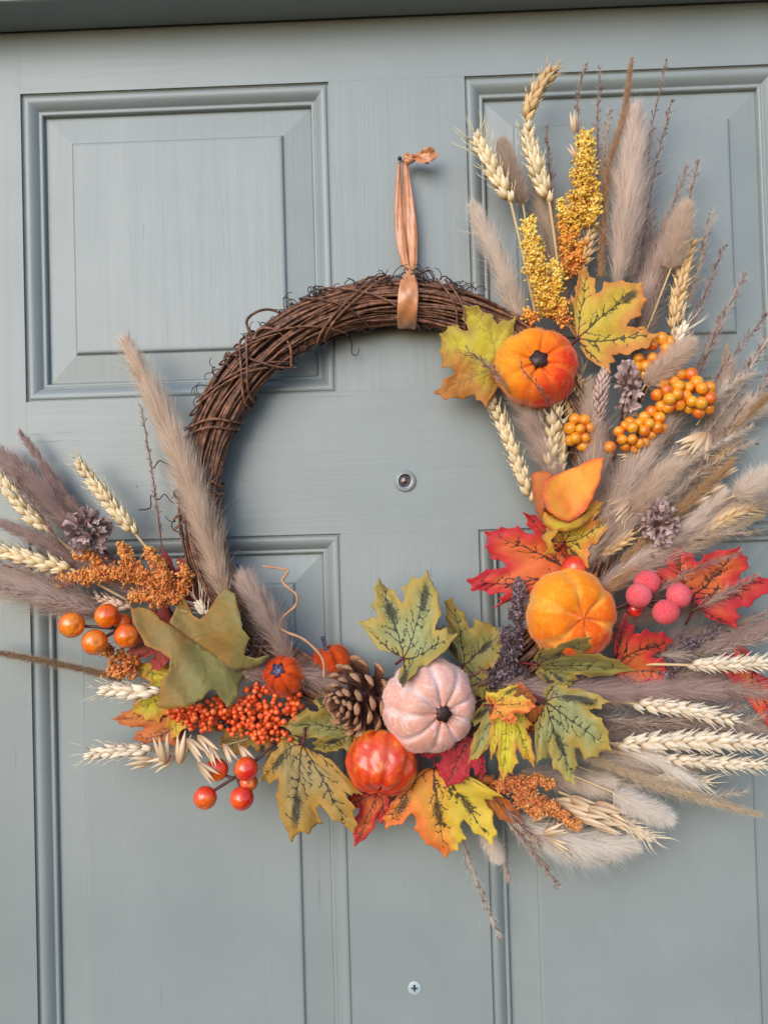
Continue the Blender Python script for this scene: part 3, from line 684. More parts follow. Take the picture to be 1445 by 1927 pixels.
def ball_mesh(name, mat, u=24, v=16, dim=0.12):
    V = []; F = []
    for i in range(v+1):
        th = math.pi*i/v
        r = 1-dim*math.exp(-(th/0.16)**2)
        for k in range(u): a = 2*math.pi*k/u; V.append((r*math.sin(th)*math.cos(a), r*math.sin(th)*math.sin(a), r*math.cos(th)))
    F = [(i*u+k, i*u+(k+1) % u, (i+1)*u+(k+1) % u, (i+1)*u+k) for i in range(v) for k in range(u)]
    me = mesh_data(name, V, F); me.materials.append(mat); return me
BM = {'orange': ball_mesh('berry', berry_mat('berry_orange', (236, 88, 20), (246, 112, 24), (248, 142, 40))),
      'red': ball_mesh('berry', berry_mat('berry_red', (226, 46, 40), (240, 76, 38), (246, 122, 40))),
      'yellow': ball_mesh('berry', berry_mat('berry_yellow', (226, 108, 32), (238, 146, 30), (244, 172, 44), rough=0.28, coat=0.4), 20, 12, 0.05),
      'frost': ball_mesh('berry', berry_mat('berry_frosted', (240, 40, 56), (248, 56, 70), (250, 96, 104), frost=True), 24, 16, 0.0),
      'tiny': ball_mesh('berry', berry_mat('berry_tiny', (232, 72, 26), (242, 96, 38), (246, 124, 58), rough=0.35, coat=0.3), 10, 7, 0.05),
      'black': ball_mesh('berry', simple('berry_black', (30, 24, 36), 0.3), 10, 7, 0.05)}
def berries(label, items, mat, stems, seed=1, stemmat=None, cat='berries', stemw=3.0):
    """items: (px, py, d, r px); stems: list of point lists"""
    rs = RS(seed); root = thing('berry_pick', label, cat, P(*stems[0][0]), 'berry picks of the wreath')
    for it in items:
        x, y, d, r = it[:4]; c = P(x, y, d); q = S(r, d); z = nrm(rs.normal(0, 1, 3)+np.array([0, -0.7, 0.3])); k = rs.uniform(0.93, 1.08)
        piece('berry', BM[it[4] if len(it) > 4 else mat], basis(c, z, rs.normal(0, 1, 3), (q, q, q*k)), root)
    b = MB()
    for s in stems: b.tube(spline(PP(s), 12), S(stemw, s[0][2]), 6)
    part('stem', b, stemmat or M_DSTEM, root); return root
def cluster(label, lobes, stems, seed, r=11.0, n=24, mat='yellow', extra=()):
    """berries packed over ellipsoid lobes (px,py,d,rx,ry)"""
    rs = RS(seed); items = []
    for (x, y, d, rx, ry) in lobes:
        k = 0; tries = 0; m = max(3, int(n*rx*ry/sum(l[3]*l[4] for l in lobes)))
        while k < m and tries < 900:
            tries += 1; v = nrm(rs.normal(0, 1, 3)); v[1] = abs(v[1])*1.0
            q = (x+v[0]*rx, y+v[2]*ry, d+v[1]*min(rx, ry)*0.44*0.9, r*rs.uniform(0.88, 1.1))
            if all((q[0]-o[0])**2+(q[1]-o[1])**2+((q[2]-o[2])/0.44)**2 > (1.42*r)**2 for o in items): items.append(q); k += 1
    return berries(label, items+list(extra), mat, stems, seed, cat='berries', stemw=3)
# ---- pumpkins
def velvet_mat(name, stops, groove, rough=0.75, sheen=0.6, gmix=0.5, gloss=False, mott=0.3, nscale=90, bump=0.5, crush=0.0):
    """va: colour position across the body, vb: groove mask"""
    t = NT(name); v = t.pos(); n1 = t.noise(v, nscale, 4, 0.65); n2 = t.noise(v, nscale*7, 2)
    f = t.math('ADD', t.attr('va'), t.math('MULTIPLY', t.math('SUBTRACT', n1, 0.5), mott))
    c = t.ramp(f, [(p, L4(col)) for p, col in stops])
    c = t.mix(t.math('MULTIPLY', t.math('MULTIPLY', t.smooth(t.attr('vb'), 0.1, 0.6), t.smooth(n1, 0.25, 0.6)), gmix), c, L4(groove))
    if crush: c = t.mix(t.math('MULTIPLY', t.smooth(t.noise(v, nscale*1.6, 5, 0.7, 1.5), 0.48, 0.66), crush), c, L4(groove))
    if gloss:
        t.set(Base_Color=c, Roughness=0.22, Coat_Weight=0.9, Normal=t.bump(t.noise(v, nscale*2.5, 4, 0.7), 0.55, 0.0015)); t.b.inputs['Coat Roughness'].default_value = 0.07
    else:
        t.set(Base_Color=c, Roughness=rough, Sheen_Weight=sheen, Normal=t.bump(t.math('ADD', n1, t.math('MULTIPLY', n2, 0.3)), bump, 0.0012))
        t.b.inputs['Sheen Roughness'].default_value = 0.35; t.b.inputs['Specular IOR Level'].default_value = 0.15
    return t.m
def stem_mat(name, c, c2, rough=0.45):
    t = NT(name); n = t.noise(t.pos(), 500, 3); t.set(Base_Color=t.mix(t.smooth(n, 0.35, 0.7), L4(c), L4(c2)), Roughness=rough, Normal=t.bump(n, 0.6, 0.0006)); return t.m
M_STEM = stem_mat('pumpkin_stem', (58, 38, 34), (88, 60, 50)); M_STEMP = stem_mat('pumpkin_stem_purple', (48, 42, 66), (112, 104, 134), 0.4)
def pumpkin(label, c, rx, axis, mat, ribs=9, H=0.82, amp=0.12, seed=1, cdir=(1, 0, 0), stem=None, stemlen=0.22, stemr=0.2, stemmat=None, fuzz=None, pw=8, dimp=0.3, star=False, cgain=1.0, n_f=16000, fl=0.0019):
    rs = RS(seed); ctr = P(*c); R = S(rx, c[2]); root = thing('pumpkin', label, 'pumpkin', ctr, 'small ornamental pumpkins of the wreath')
    nu, nv = 144, 64; z = nrm(np.array(axis, float)); x = nrm(np.cross([0.31, 0.2, 1.0], z)); y = np.cross(z, x)
    ph = np.linspace(0.0, np.pi, nv+1)[:, None]; th = np.linspace(0, 2*np.pi, nu, endpoint=False)[None]
    ridx = np.floor(th/(2*np.pi/ribs)).astype(int) % ribs; rv = 0*ridx
    th = th+0.16*np.sin(2*th+seed)+0.10*np.sin(3*th+2*seed)+0.09*np.sin(ph*3+seed); g = np.abs(np.cos(ribs*th/2))**pw; bulge = np.abs(np.sin(ribs*th/2))**0.6
    sp = np.sin(ph); rad = np.maximum(sp, 0)**0.82*(1+(rv*bulge)-amp*g*np.sqrt(np.maximum(sp, 0))) + (0.022*np.sin(2*th+ph*3+seed)+0.016*np.sin(3*th-ph*5+2*seed)+0.010*np.sin(7*th+ph*9+seed)+0.006*np.sin(13*th-ph*15+seed))*sp
    zz = H*np.cos(ph)*(1+0.04*bulge*np.abs(np.cos(ph))) - np.sign(np.cos(ph))*dimp*np.exp(-(sp/0.42)**2)*H*(0.75+0.25*g) + 0*th - 0.05*g*np.cos(ph)*sp
    V = ctr+R*(rad[..., None]*(np.cos(th)[..., None]*x+np.sin(th)[..., None]*y)+zz[..., None]*z)
    wig = rs.normal(0, 1, 6); V = V.reshape(-1, 3)
    F = [(i*nu+k, i*nu+(k+1) % nu, (i+1)*nu+(k+1) % nu, (i+1)*nu+k) for i in range(nv) for k in range(nu)]
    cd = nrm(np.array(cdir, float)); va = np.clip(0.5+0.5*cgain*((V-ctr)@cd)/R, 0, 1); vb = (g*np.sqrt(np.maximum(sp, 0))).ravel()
    me = mesh_data('body', V, F, va, vb); me.update()
    nm = np.zeros((len(V), 3), np.float32); me.vertex_normals.foreach_get('vector', nm.ravel()) if False else None
    Vg = V.reshape(nv+1, nu, 3); du = np.roll(Vg, -1, 1)-np.roll(Vg, 1, 1); dvv = np.gradient(Vg, axis=0); nm = nrm(np.cross(dvv, du)).reshape(-1, 3)
    if np.mean(np.sum(nm*(V-ctr), 1)) < 0: nm = -nm
    body = part('body', me, mat, root)
    if fuzz:
        w = np.repeat(np.maximum(np.sin(ph[:, 0]), 0.02), nu); idx = rs.choice(len(V), n_f, p=w/w.sum()); p0 = V[idx]+rs.normal(0, 0.0006, (n_f, 3)); nn = nm[idx]
        p0 = p0-nn*0.0005; dr = nrm(nn+rs.normal(0, 0.55, (n_f, 3))); sd = nrm(np.cross(dr, rs.normal(0, 1, (n_f, 3))))*0.00011; L = fl*rs.uniform(0.5, 1.2, n_f)[:, None]
        Vh = np.stack([p0-sd, p0+sd, p0+dr*L], 1).reshape(-1, 3); o = np.arange(n_f)*3
        part('velvet_pile', mesh_data('velvet_pile', Vh, np.stack([o, o+1, o+2], 1), np.repeat(va[idx], 3), np.repeat(vb[idx], 3), smooth=False), fuzz, body, kind='stuff')
    if stem is not None:
        b = MB(); top = ctr+z*R*H*(1-dimp)*0.92; dr = nrm(z+np.array(stem, float)); n = 10; s = np.linspace(0, 1, n); A = top+dr*(s[:, None]*stemlen*R)+np.array(stem)[None]*(s[:, None]**2)*0.2*R
        T, N, B = frames(A); sides = 20; tt = np.linspace(0, 2*np.pi, sides, endpoint=False); Vs = []
        for i in range(n):
            k = stemr*R*(1.25-0.45*math.sin(min(1, s[i]*1.6)*math.pi/2)+0.18*max(0, s[i]-0.7)/0.3); lob = 1+(0.28 if star else 0.14)*np.cos(5*tt+s[i]*0.8)
            Vs.append(A[i]+(k*lob)[:, None]*(np.cos(tt)[:, None]*N[i]+np.sin(tt)[:, None]*B[i]))
        Vs = np.vstack(Vs+[A[-1:]-dr*0.05*R*stemr]); F = [(i*sides+k, i*sides+(k+1) % sides, (i+1)*sides+(k+1) % sides, (i+1)*sides+k) for i in range(n-1) for k in range(sides)]
        F += [((n-1)*sides+k, (n-1)*sides+(k+1) % sides, n*sides) for k in range(sides)]
        part('stem', mesh_data('stem', Vs, F), stemmat or M_STEM, root)
    return root

# ---- dried flower heads
def petal_mesh(seed, mat):
    r = RS(seed); V = []; n = 7
    for i in range(n+1):
        t = i/n; w = 0.06+0.20*min(1, t*1.5)**1.2*(1-0.25*max(0, t-0.85)/0.15); yb = 0.28*t*t*r.uniform(0.8, 1.2); tz = t*(1-0.12*t*t)
        for s in (-1, -0.33, 0.33, 1): V.append((s*w+0.02*math.sin(9*t+seed), yb+0.07*s*s*(1 if t > 0.3 else 0.3)+r.normal(0, 0.012), tz+(r.uniform(-0.08, 0.05) if i == n else 0)))
    F = [(i*4+k, i*4+k+1, i*4+5+k, i*4+4+k) for i in range(n) for k in range(3)]
    me = mesh_data('petal', V, F, a=[v[2] for v in V]); me.materials.append(mat); return me
def petal_material():
    t = NT('dried_petal'); c = t.ramp(t.attr('va'), [(0.0, L4((136, 104, 98))), (0.45, L4((196, 160, 152))), (1.0, L4((228, 200, 192)))])
    hv = t.n('HueSaturation'); t.lk(c, hv.inputs['Color']); t.lk(t.math('ADD', t.math('MULTIPLY', t.objrand(), 0.4), 0.8), hv.inputs['Value'])
    t.set(Base_Color=hv.outputs[0], Roughness=0.75, Normal=t.bump(t.noise(t.pos((20, 20, 3)), 1.0, 3), 0.5, 0.05)); return t.m
M_PETAL = petal_material(); PETALS = [petal_mesh(k, M_PETAL) for k in range(4)]
def flower(label, c, rx, ry, n=90, seed=1, pl=0.6, back=0.15, stem=None):
    rs = RS(seed); ctr = P(*c); R = S((rx+ry)/2, c[2]); root = thing('dried_flower', label, 'dried flower', P(c[0], c[1], c[2]-6), 'dried mauve flower heads of the wreath')
    for k in range(n):
        u = (k+0.5)/n; yv = 1-(1+back)*u; a = k*2.39996+rs.normal(0, 0.15); s = math.sqrt(max(0, 1-yv*yv))
        v = np.array([math.cos(a)*s, -yv, math.sin(a)*s]); p0 = ctr+v*R*(1-pl)*np.array([rx, (rx+ry)/2, ry])/((rx+ry)/2)
        dr = nrm(v*np.array([rx, (rx+ry)/2, ry])+rs.normal(0, 0.18, 3)*rx); L = R*pl*rs.uniform(0.75, 1.25)*(1 if rx == ry else np.linalg.norm(v*np.array([rx, (rx+ry)/2, ry]))/R*S(1, c[2]))
        piece('petal', PETALS[rs.randint(4)], basis(p0, dr, np.cross(dr, v+rs.normal(0, 0.5, 3)), (L*0.72, L*0.72, L)), root)
    b = MB(); b.tube(spline(PP([(c[0], c[1], c[2])]+(stem or [(c[0]+6, c[1]+40, c[2]-8)])), 10), S(3, c[2]), 6); part('stem', b, M_DSTEM, root)
    return root

# ---- pine cone
def cone_scale_mesh():
    t = NT('cone_scale'); v = t.pos((30, 30, 6)); n = t.noise(v, 1.0, 4)
    c = t.ramp(t.attr('va'), [(0.0, L4((62, 34, 26))), (0.55, L4((110, 66, 48))), (0.80, L4((142, 92, 66))), (0.90, L4((208, 156, 116)))])
    c = t.mix(t.math('MULTIPLY', t.smooth(n, 0.4, 0.7), 0.4), c, L4((70, 46, 40)))
    hv = t.n('HueSaturation'); t.lk(c, hv.inputs['Color']); t.lk(t.math('ADD', t.math('MULTIPLY', t.objrand(), 0.4), 0.8), hv.inputs['Value'])
    t.set(Base_Color=hv.outputs[0], Roughness=0.6, Normal=t.bump(n, 0.5, 0.04))
    sec = [(0, 0.08, 0.05, 0), (0.35, 0.12, 0.06, 0.0), (0.66, 0.19, 0.06, 0.02), (0.84, 0.225, 0.08, 0.05), (0.93, 0.20, 0.13, 0.09), (0.985, 0.12, 0.11, 0.12), (1.0, 0.04, 0.04, 0.135)]
    V = []; ns = 10
    for z, w, h, y in sec:
        for k in range(ns): a = 2*math.pi*k/ns; V.append((w*math.cos(a), y+h*math.sin(a)*0.7+0.05*abs(math.cos(a))*z, z))
    F = [(i*ns+k, i*ns+(k+1) % ns, (i+1)*ns+(k+1) % ns, (i+1)*ns+k) for i in range(len(sec)-1) for k in range(ns)]+[tuple((len(sec)-1)*ns+k for k in range(ns))]
    me = mesh_data('scale', V, F, a=[v[2] for v in V]); me.materials.append(t.m); return me
def pinecone(label, base, axis, length, radius, n=62, seed=1):
    rs = RS(seed); me = cone_scale_mesh(); b0 = P(*base); z = nrm(np.array(axis, float)); x = nrm(np.cross([0, 0, 1.0], z)); y = np.cross(z, x); R = S(radius, base[2]); Ln = S(length, base[2])
    root = thing('pine_cone', label, 'pine cone', b0)
    core = MB(); core.tube(b0+z*(np.linspace(0, 0.92, 8)[:, None]*Ln), R*np.array([0.2, 0.3, 0.32, 0.3, 0.26, 0.2, 0.14, 0.05]), 10); part('core', core, M_DSTEM, root)
    for k in range(n):
        s = (k/n)**0.85; a = k*2.39996; rr = x*math.cos(a)+y*math.sin(a); an = math.radians(98-72*s); dr = nrm(z*math.cos(an)+rr*math.sin(an)+rs.normal(0, 0.05, 3))
        L = R*(0.62+0.38*math.sin(math.pi*min(1, 0.25+s*0.85)))*(1-0.35*s*s); p0 = b0+z*Ln*s*0.86+rr*R*0.12
        sc = L*rs.uniform(0.92, 1.06); piece('scale', me, basis(p0, dr, np.cross(z, rr), (sc*0.95, sc*0.95, sc)), root)
    return root

# ---- grapevine ring
def vine_mat(name, c, c2):
    t = NT(name); v = t.pos(); n = t.noise(v, 180, 4, 0.7); n2 = t.noise(v, 1400, 2); hv = t.n('HueSaturation')
    t.lk(t.mix(t.smooth(n, 0.35, 0.7), L4(c), L4(c2)), hv.inputs['Color']); t.lk(t.math('ADD', t.math('MULTIPLY', t.objrand(), 0.7), 0.65), hv.inputs['Value'])
    t.set(Base_Color=hv.outputs[0], Roughness=0.55, Normal=t.bump(t.math('ADD', n, n2), 0.5, 0.0006)); return t.m
M_VINE = vine_mat('vine_bark', (84, 52, 38), (156, 106, 76)); M_CURL = vine_mat('vine_tendril', (58, 38, 30), (84, 56, 44))
RC = P(748, 941, 24); RM = S(376, 24); TR = S(42, 24)
def ringpt(a, ro=0.0, ps=0.0):
    """angle a on the ring, offset ro from the tube axis in direction ps (0 = outwards, pi/2 = towards the viewer)"""
    e = np.stack([np.cos(a), np.zeros_like(a), np.sin(a)], -1)
    return RC+e*(RM+ro*np.cos(ps))[..., None]+np.array([0, -1.0, 0])*(ro*np.sin(ps))[..., None]
wreath = thing('vine_wreath', 'round brown twisted vine ring hanging from the copper ribbon on the door', 'wreath', RC+np.array([0, 0, -RM]))
rs = RS(77)
for k in range(210):
    a0 = rs.rand()*6.28; arc = rs.uniform(1.6, 4.8); m = int(arc*26); a = a0+np.linspace(0, arc, m); ro0 = TR*math.sqrt(rs.uniform(0.18, 1.0))*0.93
    u = np.linspace(0, 1, m); ro = ro0*(1+0.06*np.sin(u*arc*3.1+rs.rand()*6)+0.03*np.sin(u*arc*11+rs.rand()*6)+0.02*np.sin(u*arc*23+rs.rand()*6)); ps = rs.rand()*6.28+rs.uniform(-0.5, 0.5)*arc*u+0.18*np.sin(u*arc*2.3+rs.rand()*6)+0.04*np.sin(u*arc*13+rs.rand()*6)
    pts = ringpt(a, ro, ps); r0 = rs.uniform(0.0006, 0.00145); rad = r0*(1+0.10*np.sin(u*arc*4)); nodes = (np.abs(((u*arc*3.3+rs.rand()) % 1)-0.5) < 0.035); rad = rad*(1+0.32*nodes); rad[0] *= 0.6; rad[-1] *= 0.5
    b = MB(); b.tube(pts, rad, 7); part('vine', b, M_VINE, wreath)
for ang, tilt, turns in ((72, 0.10, 2.0), (103, -0.20, 2.1), (106, 0.16, 1.2), (138, -0.12, 2.4), (141, 0.25, 1.3), (157, 0.08, 2.2), (171, -0.06, 2.0), (181, 0.05, 2.3), (123, 0.3, 1.1), (94, 0.24, 1.1), (20, 0.1, 2.0), (300, 0.1, 2.0), (225, 0.1, 2.0)):
    m = int(70*turns); u = np.linspace(0, 1, m); ps = 2*math.pi*turns*u+rs.rand()*6.28
    a = math.radians(ang)+0.022*turns*(u-0.5)*2+tilt*np.cos(ps)+0.01*np.sin(ps*3); ro = TR*1.0+0.0016+0.0008*np.sin(ps*2+1)
    b = MB(); b.tube(ringpt(a, np.broadcast_to(ro, a.shape), ps), rs.uniform(0.0007, 0.0012), 7); part('vine_tie', b, M_VINE, wreath)
for k in range(110):
    ang = math.radians(rs.choice([rs.uniform(80, 130), rs.uniform(80, 190), rs.uniform(68, 86)])); outer = rs.rand() < 0.85; ps0 = rs.normal(0.25, 0.45) if outer else math.pi+rs.normal(0, 0.3)
    p = ringpt(np.array([ang]), np.array([TR*0.92]), np.array([ps0]))[0]; e = np.array([math.cos(ang), 0, math.sin(ang)])*(1 if outer else -1); tn = np.array([-math.sin(ang), 0, math.cos(ang)])*rs.choice([-1, 1])
    L = rs.uniform(0.008, 0.026); m = 46; u = np.linspace(0, 1, m); w = rs.uniform(1.0, 3.2)*6.28; cr = rs.uniform(0.0012, 0.0030)*np.clip(u*2.5, 0, 1)
    pts = p+e*(u[:, None]*L*rs.uniform(0.1, 0.55))+tn*(u[:, None]*L*rs.uniform(0.4, 1.0))+np.array([0, -1, 0])*u[:, None]*rs.uniform(-0.004, 0.006)
    pts = pts+cr[:, None]*(np.cos(w*u)[:, None]*e+np.sin(w*u)[:, None]*(tn*0.8+np.array([0, -0.5, 0])))
    b = MB(); b.tube(pts, np.linspace(rs.uniform(0.0004, 0.0008), 0.0003, m), 5); part('tendril', b, M_CURL, wreath)
for pts in ([(262, 960, 8), (283, 955, 10), (284, 933, 12), (298, 940, 14), (310, 930, 16), (322, 944, 18), (335, 948, 20)], [(290, 880, 8), (300, 867, 10), (312, 872, 14), (330, 880, 20)],
            [(636, 612, 14), (660, 640, 12), (662, 664, 10), (672, 668, 10), (676, 655, 11)], [(445, 1062, 12), (455, 1075, 10), (462, 1080, 10), (458, 1090, 10), (452, 1110, 14), (470, 1150, 20)],
            [(506, 664, 30), (478, 636, 32), (464, 606, 34), (480, 588, 36), (506, 582, 34), (530, 592, 30), (556, 622, 26)], [(476, 640, 38), (490, 618, 40), (520, 622, 40), (545, 650, 38), (548, 690, 34)], [(430, 690, 32), (425, 668, 34), (460, 672, 40), (520, 690, 42), (560, 692, 36)]):
    b = MB(); A = spline(PP(pts), 40); b.tube(A, np.linspace(0.0013 if pts[0][2] > 26 else 0.0006, 0.0009 if pts[0][2] > 26 else 0.0004, 40), 6); part('tendril', b, M_VINE if pts[0][2] > 26 else M_CURL, wreath)

# ---- ribbon
def ribbon_mat():
    t = NT('copper_satin'); v = t.pos((900, 900, 60)); n = t.noise(v, 1.0, 2); n2 = t.noise(t.pos(), 120, 3)
    c = t.mix(t.smooth(n2, 0.3, 0.7), L4((196, 126, 78)), L4((214, 146, 96)))
    t.set(Base_Color=c, Roughness=0.30, Metallic=0.0, Sheen_Weight=0.3, Normal=t.bump(t.math('ADD', t.math('MULTIPLY', n, 0.3), n2), 0.10, 0.0015)); t.b.inputs['Specular IOR Level'].default_value = 0.7
    t.b.inputs['Anisotropic'].default_value = 0.6; return t.m
M_RIB = ribbon_mat()
def strip(name, pts, hw, side, root, n=60, cols=9, wave=0.0, seed=0, cup=0.0):
    """ribbon strip along pts; hw half widths px; side: list of width direction vectors (world)"""
    rs = RS(seed); A = spline(PP(pts), n); u = np.linspace(0, 1, n); k = np.linspace(0, 1, len(hw)); h = np.interp(u, k, [S(w, 25) for w in hw]); sd = spline(np.array(side, float), n) if len(side) > 1 else np.repeat(np.array(side, float), n, 0)
    T = nrm(np.gradient(A, axis=0)); sd = nrm(sd-T*np.sum(sd*T, 1)[:, None]); nr = np.cross(T, sd); s = np.linspace(-1, 1, cols); p = rs.uniform(0, 6, 3)
    wv = wave*(np.sin(s[None]*5+u[:, None]*9+p[0])+0.5*np.sin(s[None]*9-u[:, None]*21+p[1])) + cup*(s[None]**2-0.4)
    V = (A[:, None]+sd[:, None]*(h[:, None]*s[None])[..., None]+nr[:, None]*wv[..., None]).reshape(-1, 3)
    F = [(i*cols+j, i*cols+j+1, (i+1)*cols+j+1, (i+1)*cols+j) for i in range(n-1) for j in range(cols-1)]
    o = part(name, mesh_data(name, V, F), M_RIB, root); md = o.modifiers.new('thickness', 'SOLIDIFY'); md.thickness = 0.0003; md.offset = 0; return o
rib = thing('ribbon', 'copper satin ribbon tied to a nail and looped round the vine ring', 'ribbon', P(770, 300, 6))
X_ = (1, 0, 0)
strip('ribbon_tail', [(766, 302, 13), (781, 295, 14), (795, 295, 18), (808, 290, 20), (820, 284, 17)], [5, 4, 12, 14, 9], [(0, 0, 1), (0.1, -0.3, 1), (0.15, 0.35, 1)], rib, wave=0.0007, seed=3, cup=0.002)
strip('ribbon_tail', [(772, 300, 10), (785, 299, 10), (798, 303, 9), (806, 307, 7)], [3, 5, 6, 2], [(0, 0.5, 1), (0.2, 0.6, 0.7)], rib, wave=0.0006, seed=4)
strip('ribbon_strand', [(751, 305, 7), (750, 360, 9), (752, 420, 11), (759, 480, 14), (771, 522, 20)], [2.5, 5, 8.5, 9.5, 7.5, 3], [(1, 0.5, 0), (1, 0.15, 0), (1, 0.1, 0), (1, -0.3, 0)], rib, wave=0.0003, seed=5, cup=-0.0008)
strip('ribbon_strand', [(758, 300, 8), (762, 360, 8), (766, 430, 9), (770, 480, 12), (774, 522, 18)], [3, 5, 6, 6, 5, 3], [(1, 0.7, 0), (1, 0.5, 0), (1, 0.3, 0)], rib, wave=0.0003, seed=6)
strip('ribbon_strand', [(763, 306, 12), (768, 360, 12), (775, 430, 13), (778, 480, 16), (777, 522, 21)], [3.5, 7, 10, 11, 8, 3], [(1, -0.3, 0), (1, -0.25, 0), (1, 0.2, 0)], rib, wave=0.0004, seed=7, cup=-0.0012)
# knot of small wrapped bands
b = MB(); kc = P(769, 299, 13)
for q in range(3):
    a = np.linspace(0, 2*math.pi, 30); ax = nrm(np.array([[0.5, -0.5, 0.9], [0.9, 0.3, -0.5], [0.2, -0.9, 0.2]][q])); e1 = nrm(np.cross(ax, [0.3, 1, 0.2])); e2 = np.cross(ax, e1)
    b.tube(kc+S(7.5, 13)*(np.cos(a)[:, None]*e1+np.sin(a)[:, None]*e2*0.8)+0.0006*ax, S(4.5, 13)*(1+0.2*np.sin(a*3+q)), 8)
part('knot', b, M_RIB, rib)
rc = RC; acent = math.atan2((P(768, 565, 24)-RC)[2], (P(768, 565, 24)-RC)[0])
pts_w = []; th_ = np.linspace(math.radians(-8), math.radians(352), 60); Aw = ringpt(np.full(60, acent), np.full(60, TR+0.0030), th_)
er = np.array([math.cos(acent), 0, math.sin(acent)]); tn = np.array([math.sin(acent), 0, -math.cos(acent)]); hw_ = np.interp(np.degrees(th_) % 360, [0, 25, 60, 90, 170, 190, 300, 340, 360], [S(4, 30), S(8, 30), S(16, 30), S(19.5, 40), S(18, 30), S(16, 24), S(14, 20), S(6, 20), S(4, 24)])
s = np.linspace(-1, 1, 11); nr = nrm(Aw-(RC+er*RM)); wv = 0.0005*np.sin(s[None]*4+th_[:, None]*5)+0.0002*np.sin(s[None]*7-th_[:, None]*9)+0.0035*np.exp(-((np.degrees(th_)[:, None]-12)/20)**2)*(1-s[None]**2)
Vw = (Aw[:, None]+tn[None, None]*(hw_[:, None]*s[None])[..., None]+nr[:, None]*wv[..., None]+er[None, None]*(0.004*np.exp(-((np.degrees(th_)[:, None, None]-5)/22)**2))).reshape(-1, 3)
o = part('ribbon_loop', mesh_data('ribbon_loop', Vw, [(i*11+j, i*11+j+1, (i+1)*11+j+1, (i+1)*11+j) for i in range(59) for j in range(10)]), M_RIB, rib); md = o.modifiers.new('thickness', 'SOLIDIFY'); md.thickness = 0.0003
b = MB(); kc = P(774, 524, 24)
for q in range(2):
    a = np.linspace(0, 2*math.pi, 24); ax = nrm(np.array([[0.4, -0.2, 1], [-0.5, -0.3, 0.9]][q])); e1 = nrm(np.cross(ax, [0.3, 1, 0.2])); e2 = np.cross(ax, e1); b.tube(kc+S(5.5, 24)*(np.cos(a)[:, None]*e1+np.sin(a)[:, None]*e2)-ax*0.001*q, S(3.4, 24)*(1+0.25*np.sin(a*2+q)), 8)
part('knot', b, M_RIB, rib)
nail = thing('nail', 'small dark nail holding the ribbon on the door', 'nail', P(752, 299, 0))
b = MB(); b.tube(PP([(752, 299, -3), (752, 298, 8), (752, 297.5, 11)]), S(2.2), 10); b.tube(PP([(752, 297.5, 10.6), (752, 297.4, 12)]), S(4.0), 12); part('shank', b, simple('nail_steel', (70, 66, 62), 0.4, Metallic=0.6), nail)
# ================================================================== the decorations
# ---- pumpkins
PM = {
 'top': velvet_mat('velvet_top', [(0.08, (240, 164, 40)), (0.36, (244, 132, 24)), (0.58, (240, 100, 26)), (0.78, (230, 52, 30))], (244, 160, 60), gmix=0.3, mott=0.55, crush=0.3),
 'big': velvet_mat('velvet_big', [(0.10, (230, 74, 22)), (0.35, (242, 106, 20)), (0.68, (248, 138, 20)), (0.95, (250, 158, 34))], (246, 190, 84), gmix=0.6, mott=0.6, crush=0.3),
 'peach': velvet_mat('velvet_peach', [(0.0, (226, 154, 130)), (0.6, (234, 172, 150)), (1.0, (238, 184, 166))], (246, 222, 218), sheen=0.7, gmix=0.6, mott=0.6, crush=0.6),  # pale groove colour paints in the sheen of pile catching light at the seams
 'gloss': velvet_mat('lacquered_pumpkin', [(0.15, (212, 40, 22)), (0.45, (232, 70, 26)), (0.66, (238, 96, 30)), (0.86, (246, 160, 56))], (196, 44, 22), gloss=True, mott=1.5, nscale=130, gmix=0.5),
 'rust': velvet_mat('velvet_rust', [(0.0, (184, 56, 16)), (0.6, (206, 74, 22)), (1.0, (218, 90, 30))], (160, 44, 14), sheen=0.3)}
def pile(name, stops, tip):
    t = NT(name); c = t.ramp(t.attr('va'), [(p, L4(col)) for p, col in stops]); c = t.mix(0.25, c, L4(tip)); df = t.n('BsdfDiffuse'); t.lk(c, df.inputs[0]); t.lk(df.outputs[0], t.out.inputs[0]); return t.m
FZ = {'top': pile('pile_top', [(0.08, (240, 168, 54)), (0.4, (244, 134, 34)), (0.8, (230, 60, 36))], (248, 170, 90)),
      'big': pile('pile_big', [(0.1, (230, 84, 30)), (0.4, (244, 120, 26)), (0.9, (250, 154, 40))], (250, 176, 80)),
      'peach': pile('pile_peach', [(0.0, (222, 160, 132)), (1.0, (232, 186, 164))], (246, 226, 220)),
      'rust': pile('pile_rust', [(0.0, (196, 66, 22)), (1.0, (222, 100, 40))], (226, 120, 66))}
pumpkin('orange velvet pumpkin with red blush and brown stem near the top of the wreath', (1008, 692, 48), 76, (-0.04, -1, 0.14), PM['top'], ribs=8, H=0.76, amp=0.035, seed=3, cdir=(0.8, 0, -0.45), stem=(0.02, -0.3, 0.1), stemlen=0.16, stemr=0.22, fuzz=FZ['top'], dimp=0.42)
pumpkin('large orange and yellow velvet pumpkin turned bottom out beside the frosted berries', (1073, 1157, 52), 85, (0.28, -1, -0.02), PM['big'], ribs=6, H=0.80, amp=0.06, seed=5, cdir=(-0.5, 0, 0.8), fuzz=FZ['big'], dimp=0.34)
pumpkin('peach pink velvet pumpkin with dark brown stem at the bottom of the wreath', (807, 1326, 56), 88, (0.42, -0.95, -0.12), PM['peach'], ribs=9, H=0.84, amp=0.05, seed=7, cdir=(0, 0, 1), stem=(0.05, -0.2, 0.0), stemlen=0.20, stemr=0.17, fuzz=FZ['peach'], dimp=0.36, n_f=12000)
